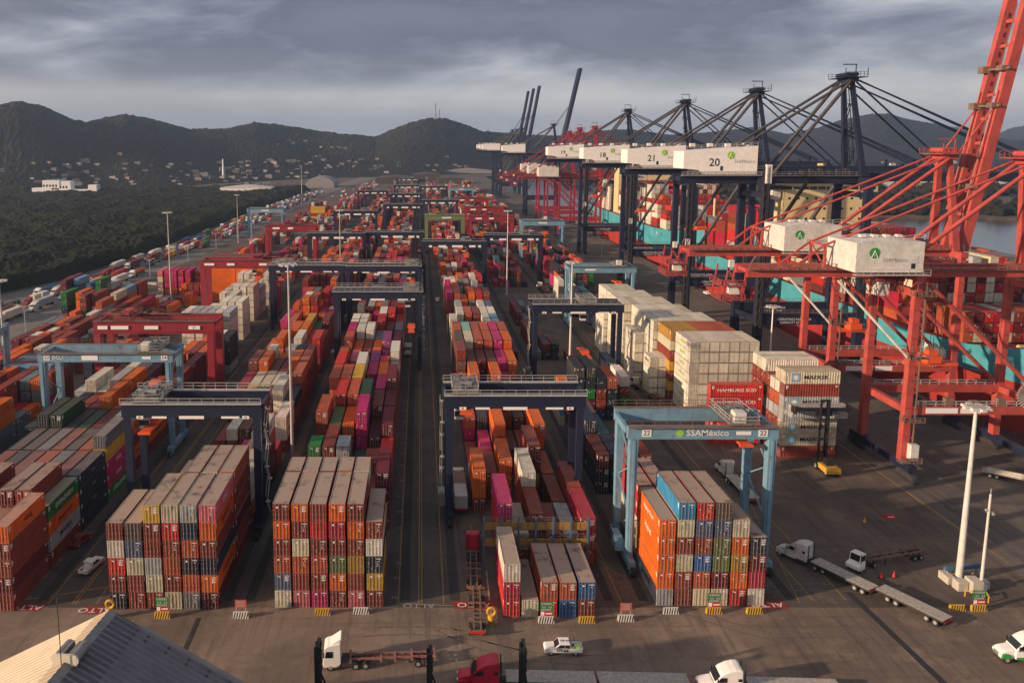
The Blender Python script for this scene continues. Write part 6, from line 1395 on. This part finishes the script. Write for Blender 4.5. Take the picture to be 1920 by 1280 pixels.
# ---------------- light masts, signs, barriers, the warehouse roof ----------------
def light_mast(label, base, ytop, r0=.42, heads=8, m='dirty_white', Y=None):
    x, y = at(*base); h = hgt(y, ytop); t_ = thing('light_mast', label, 'light mast', (x, y, 0), 0, 'tall light masts')
    b = MB(); n = 3; b.tube((0,0,0),(0,0,h), r0, 12, r2=r0*.45); b.tube((0,0,0),(0,0,.5), r0*1.8, 12); b.build('pole', M[m], t_)
    b = MB(); b.tube((0,0,h),(0,0,h+.25), 1.3, 14); hd = b.build('head_ring', M['galv'], t_)
    for k in range(heads):
        a = 2*math.pi*k/heads; q = MB(); q.cbox((math.cos(a)*1.6, math.sin(a)*1.6, h+.05), (.75,.75,.4)); q.build('floodlight', M['dirty_white'], t_)
    return t_
light_mast('thick white light mast on a concrete block base at right', (1797,1090), 764, .55)
light_mast('tall grey light mast between the crane rows left of the end stack', (549,872), 497, .40, m='galv')
light_mast('tall light mast in front of the navy crane over dark stacks', (1067,722), 492, .38)
light_mast('light mast standing beside the white quayside block', (1441,712), 575, .35, m='plain_white')
light_mast('light mast at the left edge beside the light blue crane', (17,778), 527, .40, m='galv')
light_mast('light mast beside the pink stack by the truck road', (322,582), 399, .36, m='galv')
light_mast('slim light mast in the middle yard right of the roadway', (950,552), 396, .32)
light_mast('slim light mast left of the roadway among the far stacks', (639,545), 395, .32, m='galv')
light_mast('distant light mast by the truck road near the light blue crane', (447,455), 366, .32, m='galv')
light_mast('distant light mast behind the quay road stacks', (1128,480), 450, .25, m='galv', heads=4)
light_mast('far light mast beside the far road', (566,368), 314, .5, m='galv', heads=4)
# slim camera pole
x, y = at(1838,1108); h = hgt(y, 926); t_ = thing('camera_pole', 'slimmer white pole with cameras beside the thick white light mast', 'pole', (x, y, 0)); b = MB(); b.tube((0,0,0),(0,0,h), .26, 10, r2=.16); b.box(-.6,.6,-.6,.6,0,1.3); b.build('pole', M['dirty_white'], t_)
b = MB(); b.beam((-.4,0,h*.82),(.7,0,h*.82), .12); b.cbox((.7,0,h*.80),(.35,.35,.35)); b.cbox((-.4,0,h*.84),(.3,.3,.3)); b.tube((0,0,h),(0,0,h+.9),.06,6); b.build('camera', M['galv'], t_)
# concrete blocks round its foot
for k, (dx, dy, w, d, hh) in enumerate(((-1.2,-2.2,1.6,1.6,1.5),(.6,-2.7,1.7,2.2,2.0),(2.4,-1.6,2.2,1.4,1.2),(-1.7,.3,1.3,2.6,1.2))):
    x, y = at(1797,1090); o = MB().box(-w/2,w/2,-d/2,d/2,0,hh).build('concrete_block', M['pale_concrete'], None, (x+dx, y+dy, 0), bevel=.05)
    tag(o, ('concrete block left of the thick light mast','tallest concrete block in front of the thick light mast','low concrete block right of the thick light mast','narrow concrete block behind the left one at the light mast')[k], 'concrete block', 'concrete blocks guarding the light mast')
def hoop(label, px, py, rz=0):
    x, y = at(px, py); t_ = thing('guard_hoop', label, 'hoop', (x, y, 0), rz, 'yellow guard hoops'); b = MB(); b.tube((-.9,0,0),(-.9,0,1.0),.1,8); b.tube((.9,0,0),(.9,0,1.0),.1,8); b.tube((-1,0,1.0),(1,0,1.0),.1,8); b.build('rail', M['yellow'], t_)
hoop('yellow guard hoop behind the concrete blocks', 1790, 1086, .2); hoop('yellow guard hoop right of the concrete blocks', 1822, 1120, -.5); hoop('yellow guard hoop beside the green sign at right', 1850, 1124, 1.2)
x, y = at(1803,1082); t_ = thing('barrier_beam', 'blue beam on white trestle legs behind the thick light mast', 'barrier', (x, y, 0), R(8)); b = MB(); b.box(-3.2,3.2,-.3,.3,1.5,2.1); b.build('beam', M['blue_steel'], t_)
b = MB()
for s in (-2.9, 2.7):
    for d in (-.7, .7): b.beam((s,d*1.2,0),(s,d*.2,1.5),.16)
b.build('trestle', M['galv'], t_)
mk('faded_red', (.45,.10,.08), rough=.7, var=.2)
# striped barriers
def barrier(label, px, py, sign=None, pale=False):
    x, y = at(px, py); t_ = thing('striped_barrier', label, 'barrier', (x, y, 0), 0, 'striped barriers along the apron edge')
    b = MB(); b.prism([(-.35,0),(.35,0),(.12,.95),(-.12,.95)], -1.15, 1.15, 'x'); b.build('board', M['dirty_white' if pale else 'yellow'], t_)
    b = MB()
    for k in range(6): xx = -1.1+k*.38; b.add([(xx,-.352,.02),(xx+.18,-.352,.02),(xx+.40,-.13,.93),(xx+.22,-.13,.93)], [(0,1,2,3)])
    o = b.build('stripe', M['paint_black'], t_)
    if sign:
        zs_, wd, hh = (1.15, 1.9, 1.7) if sign == 'green' else (1.5, 1.7, 1.3)
        b = MB(); b.beam((-.7,.1,.8),(-.7,.1,zs_+hh),.1); b.beam((.7,.1,.8),(.7,.1,zs_+hh),.1); b.build('post', M['galv'], t_)
        if sign == 'green':
            b = MB(); b.box(-wd/2,wd/2,-.0,.06,zs_+.65,zs_+hh+.4); g_ = b.build('sign_plate', M['sign_green'], t_); b = MB()
            for zz, xs_ in ((zs_+hh+.1, (-.75,-.45,-.2,.05,.3,.55)), (zs_+1.25, (-.62,-.3,.3,.6)), (zs_+.85, (-.75,-.5,-.25,0,.25,.5))):
                for xx in xs_: b.box(xx, xx+.19, -.014, -.001, zz-(.17 if zz > zs_+1.5 else .14), zz+(.17 if zz > zs_+1.5 else .14))
            b.build('lettering', M['galv'], g_)
            b = MB(); b.box(-wd/2+.1,wd/2,-.0,.06,zs_-.1,zs_+.6); b.build('lower_sign', M['red'], t_); b = MB(); b.box(-wd/2+.15,-.3,-.015,-.001,zs_-.05,zs_+.55); b.box(-.1,wd/2-.1,-.015,-.001,zs_+.15,zs_+.35); b.build('sign_mark', M['plain_white'], t_)
        else:
            b = MB(); b.box(-wd/2,wd/2,0,.06,zs_,zs_+hh); g_ = b.build('sign_plate', M['faded_red'], t_); b = MB()
            for zz in (.3, .58, .82):
                for k in range(5): b.box(-.6+k*.24, -.42+k*.24+.02*(k % 2), -.014, -.001, zs_+hh*zz-.08, zs_+hh*zz+.08)
            b.build('lettering', M['galv'], g_)
    return t_
for a in ((305,1157,'yellow striped barrier with a green sign in front of the left end stack','green'),(452,1157,'pale striped barrier with a red sign right of the left end stack','red',True),(605,1151,'yellow striped barrier in front of the third column of the middle end stack'),(677,1149,'striped barrier in front of the fifth column of the middle end stack',None,True),
    (1024,1166,'pale striped barrier with a green sign at the low end stack','green',True),(1100,1166,'yellow striped barrier at the right corner of the low end stack'),(1173,1163,'pale striped barrier with a red sign between the low and the right end stacks','red',True),(1257,1149,'pale striped barrier at the left corner of the right end stack',None,True),
    (1338,1149,'yellow striped barrier with a green sign in front of the right end stack','green'),(1414,1149,'yellow striped barrier at the right corner of the right end stack'),(1794,1144,'yellow striped barrier left of the green sign by the light mast'),(1834,1144,'yellow striped barrier with a green sign by the light mast','green')): barrier(a[2], a[0], a[1], a[3] if len(a) > 3 else None, a[4] if len(a) > 4 else False)
def tyre_bollard(label, px, py):
    x, y = at(px, py); t_ = thing('tyre_bollard', label, 'bollard', (x, y, 0)); b = MB(); b.tube((0,0,0),(0,0,1.0),.5,14,0); b.tube((0,0,1.001),(0,0,1.7),.52,14,1); b.build('drum', [M['ochre'], M['yellow']], t_)
    b = MB(); n = 18
    for k in range(n):
        a, a2 = 2*math.pi*k/n, 2*math.pi*(k+1)/n; b.tube((math.cos(a)*.58,-.1,2.3+math.sin(a)*.58),(math.cos(a2)*.58,-.1,2.3+math.sin(a2)*.58),.2,6)
    b.build('tyre_ring', M['yellow'], t_)
tyre_bollard('yellow drum bollard with a painted tyre at the low end stack', 921, 1172); tyre_bollard('painted tyre bollard behind the warehouse ridge', 208, 1158)
for k, (px, py, m, l) in enumerate(((1652,1083,'red','red traffic cone left of the concrete blocks'),(1676,1081,'red','red traffic cone nearest the yard tractor chassis'),(1621,979,'yellow','yellow traffic cone alone on the open apron'))):
    x, y = at(px, py); t_ = thing('traffic_cone', l, 'cone', (x, y, 0)); MB().tube((0,0,.05),(0,0,1.0),.28,10,r2=.05).build('cone', M[m], t_); MB().box(-.35,.35,-.35,.35,0,.05).build('base', M['black'], t_)
x, y = at(1668,972); t_ = thing('water_barrier', 'red plastic road barrier alone on the open apron', 'barrier', (x, y, 0)); b = MB(); b.prism([(-.3,0),(.3,0),(.15,.9),(-.15,.9)], -1, 1, 'x'); b.build('body', M['red'], t_); MB().box(-.6,.6,-.33,-.31,.4,.6).build('stripe', M['plain_white'], t_)
# inspection gallery in front of the low stacks
t_ = thing('inspection_gallery', 'two level ochre gallery on blue posts between the low end stack and the stacks behind', 'gallery', (XC-3.2, 127.6, 0))
for k in range(7): b = MB(); xx = k*2.85; b.box(xx-.14,xx+.14,-.25,.05,0,9.6); b.build('post', M['blue_steel'], t_)
for z in (4.6, 7.4):
    for k in range(12): b = MB(); xx = .2+k*1.425; b.box(xx,xx+1.3,.06,.14,z,z+1.25); b.build('panel', M['ochre'], t_)
    b = MB(); b.box(0,17.1,.15,1.3,z-.2,z-.08); railing(b, (0,.1,z+1.25),(17.1,.1,z+1.25), .8, 2.0, r=.05); b.build('deck', M['rusty_steel'], t_)
# ladders of steel beams on a trailer at the right edge
x, y = at(1895,900); t_ = thing('flat_trailer', 'parked flat trailer loaded with timber beams at the right edge', 'trailer', (x, y, 0), R(-38)); b = MB(); b.box(-5,5,-1.2,1.2,1.0,1.2); b.build('deck', M['timber'], t_); wheels(t_, (-3.6,-2.4,3.0), 2.4, .5)
for k, (dy, z) in enumerate(((-.8,1.21),(-.3,1.21),(.3,1.21),(-.5,1.62))):
    o = MB().box(-4.2,4.0,dy-.2,dy+.2,z,z+.4).build('timber_beam', M['pale_concrete'], None); o.matrix_world = Matrix.Translation((x,y,0)) @ Matrix.Rotation(R(-38),4,'Z'); tag(o, ('front','second','third','topmost')[k]+' pale beam on the flat trailer at the right edge', 'beam', 'beams on the flat trailer')
# fence and lamp posts along the truck road
t_ = thing('sign_gantry', 'overhead sign gantry with white panels across the truck road', 'sign gantry', (*at(205,560), 0)); gz = 7.5
for k, xx in enumerate((0, 24)): MB().tube((xx,0,0),(xx,0,gz),.25,8).build('post', M['galv'], t_)
MB().box(-.5,24.5,-.3,.3,gz-1.0,gz).build('beam', M['steel'], t_)
for k in range(4): MB().box(1+k*5.6,5+k*5.6,-.4,-.31,gz-1.1,gz+.2).build('sign_plate', M['dirty_white'], t_)
for k in range(12):
    Y = 300+k*62; x = interp([(b, a) for a, b in P1], Y)+1.5; t_ = thing('street_lamp', 'curved lamp post along the right side of the truck road', 'street lamp', (x, Y, 0), 0, 'street lamps along the truck road')
    b = MB(); b.tube((0,0,0),(0,0,10),.14,6); b.tube((0,0,10),(-2.2,0,10.8),.1,6); b.tube((0,0,10),(2.2,0,10.8),.1,6); b.build('pole', M['galv'], t_)
    for s in (-1, 1): MB().cbox((s*2.4,0,10.8),(.9,.35,.2)).build('lamp_head', M['dirty_white'], t_)
# warehouse in the bottom left corner
mk('roof_lit', (.50,.42,.30), rough=.6, var=.12, scale=.4, rust=.03); mk('roof_shaded', (.17,.165,.185), rough=.6, var=.2, scale=.5, rust=.05); mk('roof_strip', (.10,.092,.11), rough=.8, var=.2)  # sun and shade put into the slope colours: left lit, right shaded
wt = thing('warehouse', 'warehouse roof with pale left slope and dark corrugated right slope in the bottom left corner', 'warehouse', (-33.6, 82.9, 0), R(-6)); RZ, SL, LN, HW = 20.0, .54, 60, 26
def slope(sx, m, name):
    b = MB(); st_ = .8; n = int(LN/st_); vv = []
    for k in range(n):
        y = -k*st_
        for d, u in ((0,0),(.17,.12),(.17,.36),(0,.48)):
            for e_ in (.0, HW): vv.append((sx*e_, y-u, RZ-SL*e_+d))
    b.add(vv, [(2*i,2*i+1,2*i+3,2*i+2) if sx < 0 else (2*i,2*i+2,2*i+3,2*i+1) for i in range(len(vv)//2-1)]); o = b.build(name, m, wt)
    return o
slope(-1, M['roof_lit'], 'roof_slope'); s2 = slope(1, M['roof_shaded'], 'roof_slope')
def on_slope(sx, e0, e1, y0, y1, dz, m, name, par=wt):
    b = MB(); n = .0
    for i, (e, y) in enumerate(((e0,y0),(e1,y0),(e1,y1),(e0,y1))): pass
    vv = [(sx*e, y, RZ-SL*e+d) for d in (dz, dz+.05) for e, y in ((e0,y0),(e1,y0),(e1,y1),(e0,y1))]
    b.add(vv, [(0,1,2,3)[::-1],(4,5,6,7),(0,1,5,4),(1,2,6,5),(2,3,7,6),(3,0,4,7)]); return b.build(name, m, par)
on_slope(1, .8, 3.3, -LN, .1, .10, M['roof_strip'], 'roof_panel'); on_slope(-1, .1, 1.7, -LN, .1, .10, mat('roof_tan', (.40,.31,.20), rough=.6, var=.1), 'roof_panel'); on_slope(1, 0, .8, -LN, .15, .13, M['steel'], 'ridge_cap')
for k in range(9): on_slope(1, 4.5+k*2.2, 4.58+k*2.2, -1.6, -.3, .10, M['black'], 'seam')
on_slope(1, 3.3, HW, .0, .5, .12, M['steel'], 'verge_trim')
b = MB(); b.add([(-HW,-.2,0),(HW,-.2,0),(HW,-.2,RZ-SL*HW),(0,-.2,RZ-.05),(-HW,-.2,RZ-SL*HW)], [(0,1,2,3,4)[::-1]]); b.box(-HW+.3,-HW+.5,-LN,-.3,0,RZ-SL*HW); b.box(HW-.5,HW-.3,-LN,-.3,0,RZ-SL*HW); b.build('wall', M['concrete'], wt)
b = MB(); b.tube((-.8,-9.0,RZ+.35),(-.8,-6.6,RZ+.35), .55, 14, 1); b.tube((.8,-9.0,RZ+.35),(.8,-6.6,RZ+.35), .55, 14, 1); b.box(-.7,-.25,-8.9,-6.7,RZ-.2,RZ+.85,1); b.box(.25,.7,-8.9,-6.7,RZ-.2,RZ+.85,1); b.tube((-.8,-9.2,RZ+.35),(-.8,-9.01,RZ+.35), .62, 16); b.tube((.8,-9.2,RZ+.35),(.8,-9.01,RZ+.35), .62, 16); b.box(-.8,.8,-9.19,-9.02,RZ-.26,RZ+.96)
for k in range(7): b.box(-1.2,1.2,-9.23,-9.2,RZ-.18+k*.17,RZ-.10+k*.17,0)
b.build('ridge_vent', [mat('louver_cream', (.58,.55,.45), var=.08), M['steel']], wt)
MB().tube((-.1,-9.6,RZ),(-.1,-9.6,RZ+7.2), .05, 6).build('antenna', M['dark_steel'], wt)
# ---------------- haze over the whole scene ----------------
hz_ = MB(); hz_.box(-7500, 7500, -600, 7200, -8, 240)
hm_ = bpy.data.materials.new('haze_air'); hm_.use_nodes = True; t = hm_.node_tree; t.nodes.clear(); o_ = t.nodes.new('ShaderNodeOutputMaterial'); v_ = t.nodes.new('ShaderNodeVolumePrincipled')
v_.inputs['Color'].default_value = (.50, .70, 1.0, 1); v_.inputs['Density'].default_value = HAZE; v_.inputs['Anisotropy'].default_value = 0.3; t.links.new(v_.outputs[0], o_.inputs['Volume'])
tag(hz_.build('haze', hm_), 'thin grey evening haze lying over the port and hills', 'haze', kind='stuff')
for o in COL.objects:
    if 'label' in o and len(o['label'].split()) > 16: print('LONG', o.name, o['label'])
# ---------------- lettering becomes mesh ----------------
bpy.context.view_layer.update(); dg = bpy.context.evaluated_depsgraph_get()
_cache = {}
for o in [o for o in COL.objects if o.type == 'FONT']:
    key = o.data.name
    if key not in _cache: _cache[key] = bpy.data.meshes.new_from_object(o.evaluated_get(dg))
    n = bpy.data.objects.new('lettering' if o.name.startswith('lettering') else o.name.split('.')[0], _cache[key]); COL.objects.link(n)
    n.parent = o.parent; n.matrix_basis = o.matrix_basis.copy(); n.color = o.color
    for k in ('label', 'category', 'group', 'kind'):
        if k in o: n[k] = o[k]
    bpy.data.objects.remove(o)
